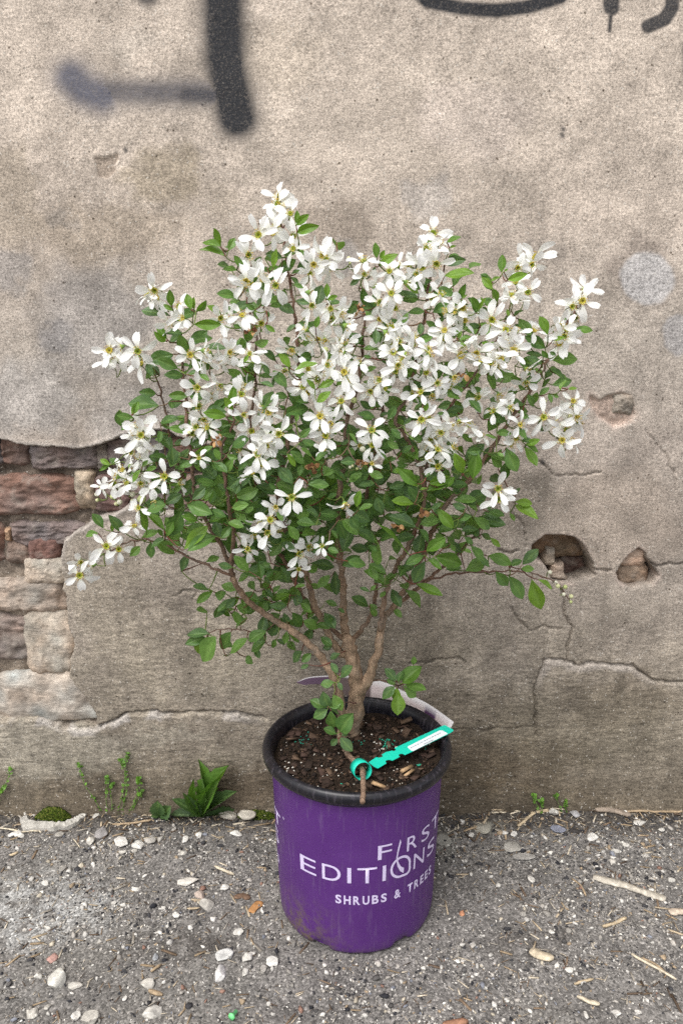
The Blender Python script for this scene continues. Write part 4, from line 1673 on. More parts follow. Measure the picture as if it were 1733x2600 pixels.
for k, (x0, y0, x1, y1) in enumerate([(930, 548, 1282, 372), (1085, 505, 1195, 452)]):
    t = 0.0
    while t < 1:
        t1 = min(1, t + rr.uniform(.02, .06) * (1 if k == 0 else 3))
        for a, b in ((t, t1),):
            p = [on_tag(x0 + (x1 - x0) * a, y0 + (y1 - y0) * a - 6, .0009), on_tag(x0 + (x1 - x0) * b, y0 + (y1 - y0) * b - 6, .0009),
                 on_tag(x0 + (x1 - x0) * b, y0 + (y1 - y0) * b + 6, .0009), on_tag(x0 + (x1 - x0) * a, y0 + (y1 - y0) * a + 6, .0009)]
            dash.append((np.array(p) - A3, np.array([(0, 1, 2), (0, 2, 3)]), lin((150, 156, 164))))
        t = t1 + rr.uniform(.012, .03)
V, T, C = join(dash)
obj('sticker_print', mesh_np('sticker_print', V, T, C), M['tag'], tag_root)
# the loop round the twig
TWIG = [PZ(868, 1900, SOIL_Z - .004), PZ(884, 1917, SOIL_Z + .004), PZ(905, 1940, SOIL_Z + .012), PZ(919, 1953, .2735), PZ(921, 1975, .2785), PZ(922, 2001, .2792), PZ(920, 2037, .2755)]
la = TWIG[3] - TWIG[1]
la /= np.linalg.norm(la)
lc = PZ(*t0(352, 800), .2725)
e1 = np.cross(la, (0, 0, 1.0))
e1 /= np.linalg.norm(e1)
e2 = np.cross(e1, la)
rows = []
for s in (-.0105, .0085):
    for rad in (.0122, .0128):
        rows.append([lc + la * s + (e1 * math.cos(a) + e2 * math.sin(a)) * rad for a in np.linspace(0, 2 * math.pi, 40, endpoint=False)])
R4 = np.array([rows[0], rows[1], rows[3], rows[2]])
n40 = 40
Fq = []
for i in range(4):
    for j in range(n40):
        Fq.append((i * n40 + j, i * n40 + (j + 1) % n40, ((i + 1) % 4) * n40 + (j + 1) % n40, ((i + 1) % 4) * n40 + j))
obj('loop', mesh_np('loop', R4.reshape(-1, 3) - A3, np.array(Fq), lin((26, 196, 170))), M['tag'], tag_root)

# ================================================================== PRINTED CARD BEHIND THE POT
top = [(753, 1732, .165), (787, 1720, .170), (850, 1716, .173), (900, 1718, .172), (945, 1726, .166), (983, 1736, .158), (1020, 1754, .148), (1057, 1773, .137), (1080, 1785, .130),
       (1100, 1797, .122), (1128, 1817, .112), (1151, 1834, .103)]
tp = catmull(np.array([PY(px, py, YC + d) for px, py, d in top]), .004)
cen = np.array([XC, YC])
rowsV, colsV = [], []
nr = 9
for k in range(nr):
    t = k / (nr - 1)
    r2 = tp[:, :2] - cen
    rad = np.linalg.norm(r2, axis=1)[:, None]
    tgt = cen + r2 / rad * .129
    xy = tp[:, :2] * (1 - t) + tgt * t
    pxs = proj(tp[:, 0], tp[:, 1], tp[:, 2])[0]
    hf = np.interp(pxs, [753, 770, 850, 900, 940], [.01, .10, .16, .5, 1.0])[:, None]      # the card tapers to a corner at one end
    xy = tp[:, :2] * (1 - t * hf) + tgt * t * hf
    z = tp[:, 2] - .085 * t * hf[:, 0]
    rowsV.append(np.column_stack([xy, z]))
    c = np.zeros((len(tp), 3))
    for i, q in enumerate(pxs):
        if t < .04 or q > 1146:
            col = (226, 222, 222)
        elif q < 850:
            col = (84, 60, 82)
        elif q < 940:
            col = (92, 76, 74)
        elif 1082 < q < 1112 and t < .4:
            col = (70, 36, 76)
        else:
            col = (196, 180, 178)
        c[i] = lin(col)
    colsV.append(c)
V = np.vstack(rowsV)
front_n = len(V)
off = np.array([0, .0008, .0004])
o0 = np.array([XC, YC + .13, float(V[:, 2].min())])
Fq = grid_faces(nr, len(tp))
Vall = np.vstack([V, V + off]) - o0
Fall = np.vstack([Fq, Fq[:, ::-1] + front_n])
card = obj('plant_card', mesh_np('plant_card', Vall, Fall, np.vstack([np.vstack(colsV)] * 2)), M['tag'])
card.location = o0
tag(card, 'glossy printed plant card with purple band tucked behind the pot rim', 'plant card')

# ================================================================== THE SHRUB
YCR = 1.05
base_tr = PZ(893, 1862, SOIL_Z)
shrub = empty('flowering_shrub', base_tr)
tag(shrub, 'bushy white-flowering shrub with glossy green leaves growing in the purple pot', 'shrub')
OB = base_tr.copy()
TOC = np.array([0, 0, H])


def surf(px, py):
    r2 = ((px - 850) / 650.0) ** 2 + ((py - 1010) / 570.0) ** 2
    return YCR - .155 * math.sqrt(max(0.0, 1 - r2))


def stem_y(px, py, back=.035):
    t = float(sstep(1700, 1250, np.array(py)))
    return (1 - t) * base_tr[1] + t * min(surf(px, py) + back, YW - .03)


BRANCHES = [  # name, radius at start mm, at end mm, pixel points, depth offset
    ('trunk', 17, 11.5, [(885, 1880), (893, 1840), (903, 1790), (905, 1750), (897, 1690), (886, 1640), (880, 1610)], 0),
    ('branch', 10.5, 5.5, [(914, 1760), (936, 1720), (950, 1680), (960, 1645), (968, 1588), (976, 1562)], -.005),
    ('branch', 5.5, 1.4, [(972, 1570), (1000, 1540), (1060, 1440), (1100, 1345), (1130, 1284), (1189, 1218), (1232, 1162), (1283, 1083), (1339, 1001), (1387, 924), (1443, 820), (1472, 750)], 0),
    ('branch', 4.5, 1.4, [(965, 1600), (974, 1522), (1002, 1450), (1022, 1410), (1043, 1371), (1075, 1280), (1066, 1190), (1030, 1110), (1004, 1065), (1030, 1006), (1058, 912), (1074, 826), (1082, 775), (1090, 724), (1099, 680), (1104, 640)], -.01),
    ('branch', 4.2, 1.2, [(990, 1548), (1050, 1500), (1110, 1450), (1158, 1410), (1221, 1343), (1262, 1300)], .02),
    ('branch', 3.4, 1.1, [(1060, 1440), (1070, 1330), (1080, 1200), (1100, 1100), (1132, 1042), (1170, 991), (1201, 955), (1250, 880), (1296, 780), (1322, 700)], .03),
    ('branch', 7.0, 1.4, [(880, 1618), (873, 1590), (872, 1540), (870, 1480), (862, 1410), (860, 1370), (862, 1250), (876, 1150), (880, 1068), (897, 1020), (915, 940), (919, 880), (924, 798), (926, 730)], .01),
    ('branch', 7.0, 1.3, [(886, 1655), (866, 1660), (842, 1623), (822, 1582), (797, 1530), (775, 1450), (745, 1390), (715, 1320), (705, 1250), (725, 1150), (752, 1000), (757, 900), (755, 833), (745, 779), (730, 672), (722, 626), (712, 560)], .005),
    ('branch', 5.0, 1.2, [(878, 1622), (860, 1614), (838, 1594), (800, 1552), (763, 1506), (730, 1440), (690, 1370), (660, 1280), (640, 1180), (638, 1080), (648, 960), (652, 860), (630, 770), (622, 700)], .02),
    ('branch', 7.5, 4.5, [(866, 1895), (866, 1808), (858, 1752), (845, 1717), (828, 1688), (798, 1647), (763, 1617), (722, 1591), (684, 1567), (640, 1536), (611, 1504), (590, 1468)], -.03),
    ('branch', 4.0, 1.3, [(592, 1472), (588, 1435), (593, 1359), (583, 1295), (573, 1223), (562, 1136), (588, 1085), (593, 1040), (598, 980)], -.02),
    ('branch', 4.0, 1.4, [(596, 1478), (575, 1410), (549, 1364), (515, 1310), (492, 1240), (482, 1140), (474, 1060), (465, 956), (455, 867), (442, 803), (436, 770)], -.01),
    ('branch', 2.8, 1.0, [(590, 1462), (540, 1442), (488, 1418), (424, 1385), (373, 1372), (335, 1373), (300, 1388), (265, 1405)], -.02),
    ('branch', 2.4, .9, [(500, 1300), (468, 1220), (434, 1132), (421, 1045), (404, 982), (391, 936), (365, 905)], .01),
    ('branch', 5.0, 1.3, [(884, 1632), (905, 1615), (922, 1594), (939, 1567), (955, 1490), (948, 1400), (930, 1300), (938, 1200), (960, 1100), (975, 1010), (985, 900), (990, 800), (1000, 720)], .03),
    ('branch', 2.4, .8, [(1020, 1490), (1060, 1478), (1109, 1468), (1145, 1455), (1239, 1453), (1298, 1448), (1350, 1456), (1395, 1472), (1425, 1498), (1447, 1528)], .02),
    ('branch', 1.6, .7, [(700, 1580), (670, 1602), (640, 1604), (600, 1597), (560, 1600), (520, 1606)], .01),
    ('branch', 3.2, 1.4, [(868, 1850), (858, 1795), (850, 1750), (858, 1716), (872, 1700)], -.05),
    ('branch', 1.8, .9, [(930, 1740), (960, 1728), (1000, 1738), (1015, 1740)], .0),
    ('branch', 1.6, .9, [(905, 1785), (888, 1783), (872, 1784)], -.02),
]
bark_lo, bark_hi, bark_tw = lin((156, 132, 110)), lin((124, 102, 88)), lin((112, 78, 70))
SK = []
for i, (nm, r0, r1, pts, dep) in enumerate(BRANCHES):
    P3 = []
    for px, py in pts:
        if py > 1840 and nm == 'trunk':
            p = PY(px, py, base_tr[1])
        elif py > 1700:
            p = PY(px, py, base_tr[1] + dep)
        else:
            p = PY(px, py, min(stem_y(px, py) + dep, YW - .02))
        P3.append(p)
    rad = np.linspace(0, 1, len(P3)) ** .8
    rad = (r0 * (1 - rad) + r1 * rad) / 1000 * .86
    Q = catmull(np.column_stack([P3, rad]), .008)
    wig = np.random.default_rng(i).normal(0, .0009, (len(Q), 3))
    Q[:, 3] *= 1 + .13 * np.clip(np.random.default_rng(i + 50).normal(0, .6, len(Q)), -.5, 1)
    wig[0] = wig[-1] = 0
    if i in (0,):
        Q[:3, 3] *= np.array([1.45, 1.25, 1.1])
    if i == 0:
        Q[-3:, 3] *= np.array([1.0, .85, .45])
    if i == 1:
        Q[-2:, 3] *= np.array([.9, .5])
    V, T = tube(Q[:, :3] + wig, Q[:, 3], 12 if r0 > 6 else 8, .14, i)
    tt = np.linspace(0, 1, len(Q))
    kk = np.clip((5.0 - Q[:, 3] * 1000) / 4.0, 0, 1)[:, None]
    cc = bark_lo * (1 - kk) + (bark_tw * .6 + bark_hi * .4) * kk
    cc = np.repeat(cc, 12 if r0 > 6 else 8, axis=0)
    cc = np.vstack([cc, cc[:1], cc[-1:]])
    cc = cc * (1 + .35 * (fbm(V[:, 0] * 3, V[:, 2], 120, 3, i)[:, None] - .5))
    obj(nm, mesh_np(nm, V - OB, T, np.clip(cc, .01, .7), True), M['bark'], shrub)
    if pts[-1][1] < 1620 or nm == 'branch':
        SK.append(Q[:, :3])
Q = catmull(np.array(TWIG), .004)
V, T = tube(Q, np.linspace(.0042, .0034, len(Q)), 9, .2, 99)
obj('cut_twig', mesh_np('cut_twig', V - OB, T, lin((140, 116, 98)), True), M['bark'], shrub)

# ---- leaves read off the photograph: tile origin, scale, then base -> tip (a fifth value marks young bright leaves)
LEAVES = {
 (200, 650, .2551): [(905,590,620,530),(920,500,905,335,1),(985,605,1170,550),(940,545,840,480,1),(1120,530,1070,365,1),(1150,530,1135,410,1),(1170,550,1270,455,1),(1150,680,1420,680,1),(1075,850,1330,800),(880,830,770,680,1),(870,850,750,765,1),(1030,770,860,740),(900,860,1030,760),(940,980,680,1050),(990,1120,780,1030),(750,1120,660,1220),(740,1200,670,1070),(770,1370,600,1350),(800,1490,485,1455),(550,1560,590,1450,1),(1090,1390,890,1390),(1040,1190,860,1170),(1140,1350,1120,1220),(1200,1170,1300,1240),(1080,1180,1200,1140),(1040,1450,880,1470),(1100,1380,1260,1420),(1340,1530,1500,1420),(1520,1500,1540,1290,1),(1240,1560,1460,1550)],
 (500, 450, .2551): [(285,790,25,690,1),(235,690,45,620,1),(235,690,175,505,1),(310,730,380,600),(475,920,370,775,1),(560,880,640,790),(395,925,260,900),(410,1200,200,1150),(430,1230,320,1240),(760,900,790,710,1),(820,940,930,880),(850,800,680,760),(920,410,825,355),(985,480,1105,370,1),(995,550,1200,480,1),(980,460,1000,330,1),(660,1190,770,1160),(720,1280,840,1270),(700,910,840,910),(930,990,1010,1060),(870,1110,850,1270),(980,1230,1130,1250),(1290,1200,1295,1055,1),(1300,1215,1400,1180,1),(1310,1250,1430,1240),(940,960,1020,920),(1010,720,1080,780),(235,1355,115,1270,1),(240,1460,0,1450,1),(260,1370,330,1280),(570,1320,490,1260),(890,1540,980,1460),(690,1330,720,1390),(680,1470,780,1540,1),(1180,1500,1210,1380,1),(960,1060,1060,1100),(1010,1450,1150,1480),(770,960,620,910),(440,1500,360,1470)],
 (850, 500, .2551): [(415,610,400,450,1),(440,680,605,560,1),(450,620,490,530,1),(400,690,370,780),(250,810,150,880),(270,900,300,1080),(560,780,630,910),(960,830,750,870),(1090,790,1385,750,1),(1110,450,1235,380,1),(1140,510,1200,480,1),(1090,660,1290,620),(1130,590,1230,580),(830,960,730,880,1),(870,930,930,870),(830,1000,600,970),(830,1020,670,1020),(970,940,1190,950),(1240,1020,1290,870,1),(1260,1010,1310,970,1),(1130,1050,1250,1050),(970,1150,1130,1060),(890,1140,730,1130),(900,1230,1020,1330),(1000,1240,1090,1210),(420,1130,250,1090),(400,1100,370,970),(670,1260,720,1150),(650,1290,560,1210),(640,1550,730,1470),(380,1320,430,1450),(300,1130,380,1220),(820,1440,970,1390),(1390,1160,1360,1000,1),(1430,1160,1470,1000,1),(1470,1100,1510,1150),(1560,870,1450,770),(1560,930,1470,810),(1570,1030,1490,1040),(1160,1300,1190,1410),(1220,1420,1260,1330,1),(1240,1420,1350,1380),(280,1510,430,1490),(130,1400,260,1420),(850,1250,850,1370),(1340,1290,1450,1290)],
 (1150, 580, .2551): [(480,440,485,255,1),(500,430,545,400,1),(370,490,270,450),(470,480,370,520,1),(395,610,280,480,1),(540,510,740,450,1),(440,740,400,600,1),(230,840,190,680,1),(250,840,280,680,1),(340,820,290,780),(400,780,300,720),(600,870,690,800),(560,880,530,800,1),(940,1060,860,870,1),(990,1110,1110,1080,1),(1190,1010,1390,1010,1),(910,1190,710,1070),(980,1310,1240,1290),(940,1290,880,1220),(880,1350,730,1280),(960,1400,1120,1490),(880,1420,790,1410),(770,1440,660,1450),(670,1510,570,1500),(740,1560,880,1480),(660,960,590,980),(1130,910,1080,890),(270,980,160,960),(390,1190,290,1130,1),(420,1560,340,1450),(160,1440,50,1390),(230,1100,130,1130),(60,1080,30,1010,1),(60,1110,170,1060,1),(1060,1560,1120,1500),(660,1210,750,1190),(1020,1260,960,1230),(500,1500,460,1450)],
 (450, 830, .2551): [(660,420,550,310),(660,350,710,280,1),(690,400,830,350),(640,230,650,110),(980,340,850,230),(1120,400,1010,260,1),(1170,430,1390,340,1),(1110,440,1120,370,1),(1090,600,950,430),(1100,700,970,670),(540,800,570,580,1),(560,830,470,700,1),(490,890,260,850,1),(360,800,480,720),(570,970,360,980),(1310,750,1180,740),(1390,750,1510,640,1),(1370,620,1300,520,1),(1400,610,1560,530,1),(540,1200,710,1110),(490,1280,600,1310),(390,1340,370,1210),(480,1430,340,1370),(490,1440,530,1320),(1120,1230,1270,1360),(1090,1260,1180,1390,1),(1240,1130,1380,1180),(1220,1100,1310,1020),(1060,960,1130,850),(1180,950,1200,870),(1080,820,1020,780),(1210,1490,1240,1370),(1330,1500,1450,1440),(1280,1560,1490,1550),(1150,1560,1000,1400),(1450,1480,1560,1420),(180,1350,30,1390),(230,1330,110,1340),(240,1440,170,1380),(90,1060,0,1020),(180,1000,110,930),(150,640,130,520),(820,550,960,590),(850,370,920,470),(640,1560,700,1500),(500,1470,570,1560),(1340,1290,1230,1200),(300,1180,180,1290),(640,1200,560,1300),(600,1440,700,1330),(250,1260,350,1180),(1500,1300,1560,1260),(1370,1330,1480,1230)],
 (800, 830, .2551): [(930,520,810,400),(950,530,970,340),(990,570,1140,650),(940,580,870,660),(1050,480,1060,400),(600,20,610,165),(810,240,930,180),(1010,130,1170,100),(1080,300,1030,240),(590,900,440,850),(720,920,800,790),(640,880,720,850),(570,930,440,920),(750,1010,850,1110),(980,1020,920,940),(700,1140,830,1210),(640,1240,720,1330),(400,1340,260,1340),(470,1380,520,1490),(1010,1560,830,1410,1),(1130,1560,1380,1500,1),(1460,1450,1390,1270,1),(1470,1470,1540,1420,1),(1100,1500,1140,1440),(70,1380,190,1510),(900,1400,810,1340),(740,1340,800,1300),(330,1540,450,1450),(580,1480,680,1490),(500,1540,590,1560),(250,1490,190,1420),(1290,670,1450,690),(1180,710,1280,720),(980,830,1070,760),(560,300,480,290),(500,440,600,390),(1260,480,1360,500),(1090,840,1110,740,1),(1200,880,1280,850),(680,320,720,340),(300,880,240,800),(440,1010,370,1060),(330,1060,420,1150),(620,1100,560,1020),(860,1250,960,1180),(930,1080,1000,1120),(200,1300,150,1200),(320,1200,400,1280),(260,1180,340,1120),(1000,1240,930,1300),(760,1440,860,1420),(1050,1150,990,1060),(880,980,960,900)],
 (1130, 950, .2551): [(270,1040,310,770,1),(180,990,100,800,1),(190,980,245,940,1),(60,970,180,970,1),(0,1140,90,1020,1),(220,1110,40,1100),(310,1300,110,1220),(150,1180,70,1160),(260,1400,120,1430),(300,1430,440,1540),(330,1420,600,1500),(690,1300,930,1400,1),(690,1270,870,1290,1),(430,1370,590,1400),(640,1380,690,1460),(700,1180,740,1130),(780,720,915,910,1),(800,700,940,650,1),(760,660,870,660),(800,700,930,770,1),(600,730,715,975),(450,820,560,930),(510,780,580,820),(510,580,650,590),(510,640,400,600),(380,450,460,320),(350,390,240,250),(490,150,420,10),(820,200,890,330),(870,300,910,180),(780,310,660,260),(740,410,840,430),(930,210,1030,130),(1060,200,1130,230),(1140,160,1190,50,1),(1220,150,1310,135,1),(970,560,920,500),(700,530,820,630),(810,120,930,40),(760,80,650,40),(800,160,720,110),(720,170,610,190),(640,430,620,340),(600,470,460,410),(1030,190,1060,280),(250,130,380,190),(1130,0,1210,50),(360,1000,320,1100,1),(350,760,220,770),(130,210,0,190),(80,1300,210,1370)],
 (220, 1020, .2551): [(450,130,520,0,1),(470,160,300,130),(420,220,340,280),(240,630,130,570,1),(235,625,125,680,1),(320,630,230,560),(730,210,910,150),(740,290,720,410),(860,640,850,450),(810,580,640,510),(690,600,630,550),(1000,310,820,250),(550,650,610,580),(510,680,400,730),(540,670,450,800,1),(700,650,580,680,1),(1050,620,930,650),(1070,580,1120,620),(1050,980,1180,850),(1170,970,1260,850),(1230,1010,1270,880),(790,1010,940,920),(600,1090,780,1020),(770,1280,610,1100,1),(600,1300,540,1030),(350,1290,240,1130),(170,1260,60,1110),(120,1310,-20,1330),(260,1290,250,1220,1),(550,1350,710,1280),(780,1370,630,1430),(640,1400,640,1560),(430,1540,530,1440),(820,1330,940,1090),(800,1340,860,1190,1),(920,1380,890,1240),(760,1340,710,1270),(970,1470,1200,1230,1),(1000,1010,1240,1110),(1110,1190,950,1130,1),(1210,1190,1340,1150,1),(1350,1360,1440,1250),(1410,1190,1560,1240),(1390,1150,1250,1070),(1290,1340,1000,1470),(950,1430,810,1380),(1090,1150,960,1100),(1250,590,1400,700),(1400,700,1440,580),(1330,580,1270,470),(1390,530,1500,560),(1380,820,1470,890),(1300,820,1390,890),(1500,960,1560,1040),(1480,920,1520,800)],
 (560, 1180, .2551): [(570,20,720,190),(890,110,1030,70),(870,190,1080,200),(870,220,920,350),(150,320,380,240),(110,430,270,390),(320,370,370,310),(70,570,230,610),(100,610,10,730),(990,480,1150,500),(1170,550,1240,760),(1210,540,1360,690),(1290,510,1370,640),(1350,420,1380,260,1),(1370,450,1510,390),(1300,480,1500,560),(1210,350,1290,240),(940,600,750,560),(670,600,780,750),(970,520,860,440),(1370,660,1550,760),(1090,650,1170,730),(1000,840,1090,950),(1060,830,1170,870),(1265,960,1460,990),(1480,1000,1560,1150),(1560,860,1470,800),(280,1060,140,910),(400,1140,390,990),(450,1130,530,1040),(500,980,400,1010),(120,1020,-20,990),(590,1010,690,1180),(740,1220,840,1190),(690,1290,540,1340,1),(770,1380,720,1270),(670,1390,500,1420),(800,1380,900,1470),(720,1480,800,1560),(150,1320,50,1430),(-30,1470,110,1330),(100,1480,200,1560),(490,1190,430,1120),(520,1270,590,1200),(440,1240,520,1320),(1470,1410,1310,1310),(1480,1390,1560,1430),(1480,1420,1560,1510),(1480,1260,1380,1220),(1490,1250,1540,1200),(1200,1460,1170,1430),(200,130,80,230),(300,110,200,210),(420,120,520,60),(480,180,560,260),(240,480,330,420),(620,560,560,470),(860,400,920,470),(1060,330,1150,290),(600,780,740,830),(1250,160,1130,60),(1400,180,1290,120),(1480,60,1400,160)],
 (900, 1180, .2551): [(620,220,430,40,1),(700,270,990,130,1),(590,390,370,350,1),(620,390,540,220),(640,250,720,230,1),(1120,200,950,210),(1060,270,970,240),(1210,350,1010,330),(1110,430,970,390),(540,900,240,570,1),(610,620,340,490),(640,640,750,770),(650,590,850,540),(980,630,830,450,1),(980,650,830,620),(1010,640,1000,560),(1060,660,1230,630),(1090,720,1180,790),(1030,540,1160,510),(1180,520,1350,640),(1250,540,1500,580),(1280,480,1490,490),(710,860,895,730,1),(730,940,870,1030,1),(800,910,1095,1000,1),(690,900,510,990),(700,960,580,1180),(610,1190,880,1300,1),(370,1240,460,1420),(500,1250,680,1410),(380,1420,470,1520),(240,790,210,1010),(310,1090,150,980),(310,1190,110,1040),(220,770,40,640),(190,880,130,800),(1260,690,1370,740),(1350,730,1450,820,1),(1150,800,1290,960),(1340,1020,1250,910),(1330,910,1560,980),(1410,1070,1530,1210),(310,1260,250,1320),(950,790,1000,860),(880,830,810,680),(270,490,220,330),(340,230,500,180),(310,260,290,420),(200,180,40,200),(140,80,280,120),(420,540,520,460),(760,440,860,380),(860,500,780,420)],
 (1233, 900, .34): [(190,1570,20,1500),(170,1580,270,1530),(270,1570,390,1450),(70,1620,170,1730),(165,1650,280,1830),(340,1680,410,1910,1),(390,1680,500,1750,1),(260,1600,360,1600)],
 (100, 1050, .3827): [(1125,1170,1020,1140),(1150,1180,1040,1260,1),(1230,1240,1165,1360),(1240,1280,1320,1220,1),(1330,1400,1290,1310),(1125,1460,970,1455),(1110,1490,965,1530),(1110,1500,1045,1600,1),(1170,1480,1060,1650),(1270,1450,1190,1570),(1380,1490,1260,1590),(1390,1510,1490,1440),(1500,1510,1400,1575),(1540,1540,1568,1500)],
 (640, 1500, .2934): [(420,310,350,190),(440,260,590,320),(300,130,160,130),(430,520,340,620),(510,540,430,620),(490,640,420,670),(200,420,180,500),(230,310,160,390),(300,350,280,460),(210,420,290,460),(590,400,690,470),(700,470,610,500),(760,540,670,590),(680,620,740,710),(760,750,860,650),(710,790,590,810),(740,790,780,860),(650,1010,500,940),(660,1000,610,890),(670,1010,770,960),(680,1030,760,1060),(650,1030,520,1100),(680,1040,700,1200),(700,900,780,1040),(730,1240,620,1190),(760,1220,850,1080),(760,1270,870,1390),(770,1250,830,1240),(740,1280,680,1340),(1240,780,1150,670),(1260,790,1300,690),(1300,800,1450,650,1),(1390,640,1400,570),(1310,820,1505,850),(1230,830,1120,930),(1310,840,1420,920),(1250,840,1240,980,1),(1260,870,1260,1080,1),(1230,810,1160,770),(740,150,800,190)],
}
r_ = np.random.default_rng(5)
leaves = []           # base, tip, bright, width ratio, pixel length
for (ox, oy, s), lst in LEAVES.items():
    for t in lst:
        bx, by, tx, ty = (ox + t[0] * s, oy + t[1] * s, ox + t[2] * s, oy + t[3] * s)
        mx_, my_ = (bx + tx) / 2, (by + ty) / 2
        if my_ > 1690:
            Y0 = 1.005 if mx_ < 930 else base_tr[1] - .02
        elif my_ > 1500:
            Y0 = stem_y(mx_, my_) - .01 + r_.uniform(-.02, .03)
        else:
            Y0 = surf(mx_, my_) + (r_.uniform(-.03, -.004) if len(t) > 4 else (r_.uniform(-.004, .03) if my_ < 1080 else r_.uniform(-.018, .02)))
        b = PY(bx, by, Y0)
        L2 = math.hypot(tx - bx, ty - by) / F * Y0
        tip = PY(tx, ty, min(Y0 + L2 * r_.uniform(-.6, .25), YW - .012))
        if my_ > 1640:
            leaves.append((b, tip, len(t) > 4, r_.uniform(.56, .68), math.hypot(tx - bx, ty - by)))
            continue
        leaves.append((b, tip, len(t) > 4, r_.uniform(.40, .5) if len(t) > 4 else r_.uniform(.45, .58), math.hypot(tx - bx, ty - by)))

# inner foliage filling the crown, darker inside because it is shaded
skpts = np.vstack(SK)
inner = []
spx, spy = proj(skpts[:, 0], skpts[:, 1], skpts[:, 2])
cand = np.where((spy < 1460) & (spy > 640))[0]
for k in range(430):
    i = cand[r_.integers(len(cand))]
    p = skpts[i] + r_.normal(0, 1, 3) * np.array([.030, .034, .026])
    qx, qy = proj(*p)
    if ((qx - 850) / 560) ** 2 + ((qy - 1040) / 470) ** 2 > 1:
        continue
    p[1] = min(max(p[1], surf(qx, qy) + .025), YW - .02)
    d = r_.normal(0, 1, 3)
    d[2] = d[2] * .6 + .25
    d /= np.linalg.norm(d)
    L2 = r_.uniform(.016, .032)
    tip = p + d * L2
    tip[1] = min(tip[1], YW - .012)
    inner.append((p, tip, False, r_.uniform(.45, .58), 0))
# a denser green heart below the flowers
for k in range(400):
    qx, qy = 800 + np.clip(r_.normal(0, 210), -380, 380), min(1255 + r_.normal(0, 95), 1450)
    Y0 = min(surf(qx, qy) + r_.uniform(.02, .15), YW - .02)
    p = PY(qx, qy, Y0)
    d = r_.normal(0, 1, 3)
    d[2] = d[2] * .6 + .2
    d /= np.linalg.norm(d)
    tip = p + d * r_.uniform(.022, .038)
    tip[1] = min(tip[1], YW - .012)
    inner.append((p, tip, False, r_.uniform(.45, .58), 0))

# leafy side shoots low on the spreading stem
for k in range(70):
    qx, qy = 690 + r_.normal(0, 62), 1545 + r_.normal(0, 48)
    p = PY(qx, qy, min(stem_y(qx, qy) + r_.uniform(-.01, .06), YW - .03))
    d = r_.normal(0, 1, 3)
    d[2] = d[2] * .6 - .1
    d /= np.linalg.norm(d)
    tip = p + d * r_.uniform(.018, .030)
    tip[1] = min(tip[1], YW - .012)
    inner.append((p, tip, False, r_.uniform(.5, .6), 0))

order = sorted(range(len(leaves)), key=lambda i: -leaves[i][4])
single = set(order[:300])


def leaf_frame(b, tip, wr, r):
    ax_ = tip - b
    L = np.linalg.norm(ax_)
    tc = TOC - b
    tc /= np.linalg.norm(tc)
    nh = tc * 1.0 + np.array([0, 0, .5]) + r.normal(0, .3, 3)
    return frame(b - OB, ax_, nh, L, L * wr * 1.0)


mass = []
for i, lf in enumerate(leaves):
    ti = int(r_.integers(4, 7)) if lf[2] else int(r_.integers(0, 4))
    si = int(r_.integers(8))
    Mx = leaf_frame(lf[0], lf[1], lf[3], r_)
    if i in single:
        obj('leaf', leaf_data(si, ti), None, shrub, Mx)
    else:
        mass.append((si, ti, Mx))
for lf in inner:
    mass.append((int(r_.integers(8)), int(r_.integers(0, 4)), leaf_frame(lf[0], lf[1], lf[3], r_)))
Vs, Fs, Cs, Rs, k = [], [], [], [], 0
for si, ti, Mx in mass:
    A = np.array(Mx)
    V, Fq, rb = LEAF_SHAPES[si]
    Vs.append(V @ A[:3, :3].T + A[:3, 3]); Fs.append(Fq + k); Rs.append(rb)
    Cs.append(np.tile(LEAF_TINTS[ti] * r_.uniform(.85, 1.1), (len(V), 1)))
    k += len(V)
o = obj('foliage', mesh_np('foliage', np.vstack(Vs), np.vstack(Fs), np.vstack(Cs), True, {'rib': np.concatenate(Rs)}), M['leaf'], shrub)
o['kind'] = 'stuff'


# ---- flowers
def petal(r, L, W, cup, recurve, twist):
    rows, cols_ = 9, 7
    s = np.linspace(0, 1, rows)
    u = np.linspace(-1, 1, cols_)
    w = W * (.16 + .84 * sstep(.02, .62, s)) * np.sqrt(np.clip(1 - np.clip((s - .62) / .44, 0, 1) ** 2.2, 0, 1))
    S, U = np.meshgrid(s, u, indexing='ij')
    notch = .05 * r.uniform(.2, 1.6) * np.exp(-(U / .28) ** 2) * sstep(.7, 1, S)
    x = w[:, None] * U
    y = S * L - notch * L + .02 * r.normal(size=S.shape) * (S > .8) * L
    z = cup * S * L - recurve * S ** 2 * L + .22 * w[:, None] * (np.abs(U) ** 1.6) + .018 * np.sin(U * 4 + r.uniform(0, 6)) * S + r.uniform(-.02, .02) * U * S
    ca, sa = np.cos(twist * S), np.sin(twist * S)
    return np.stack([x * ca - z * sa, y, x * sa + z * ca], -1).reshape(-1, 3), grid_faces(rows, cols_), S.ravel()


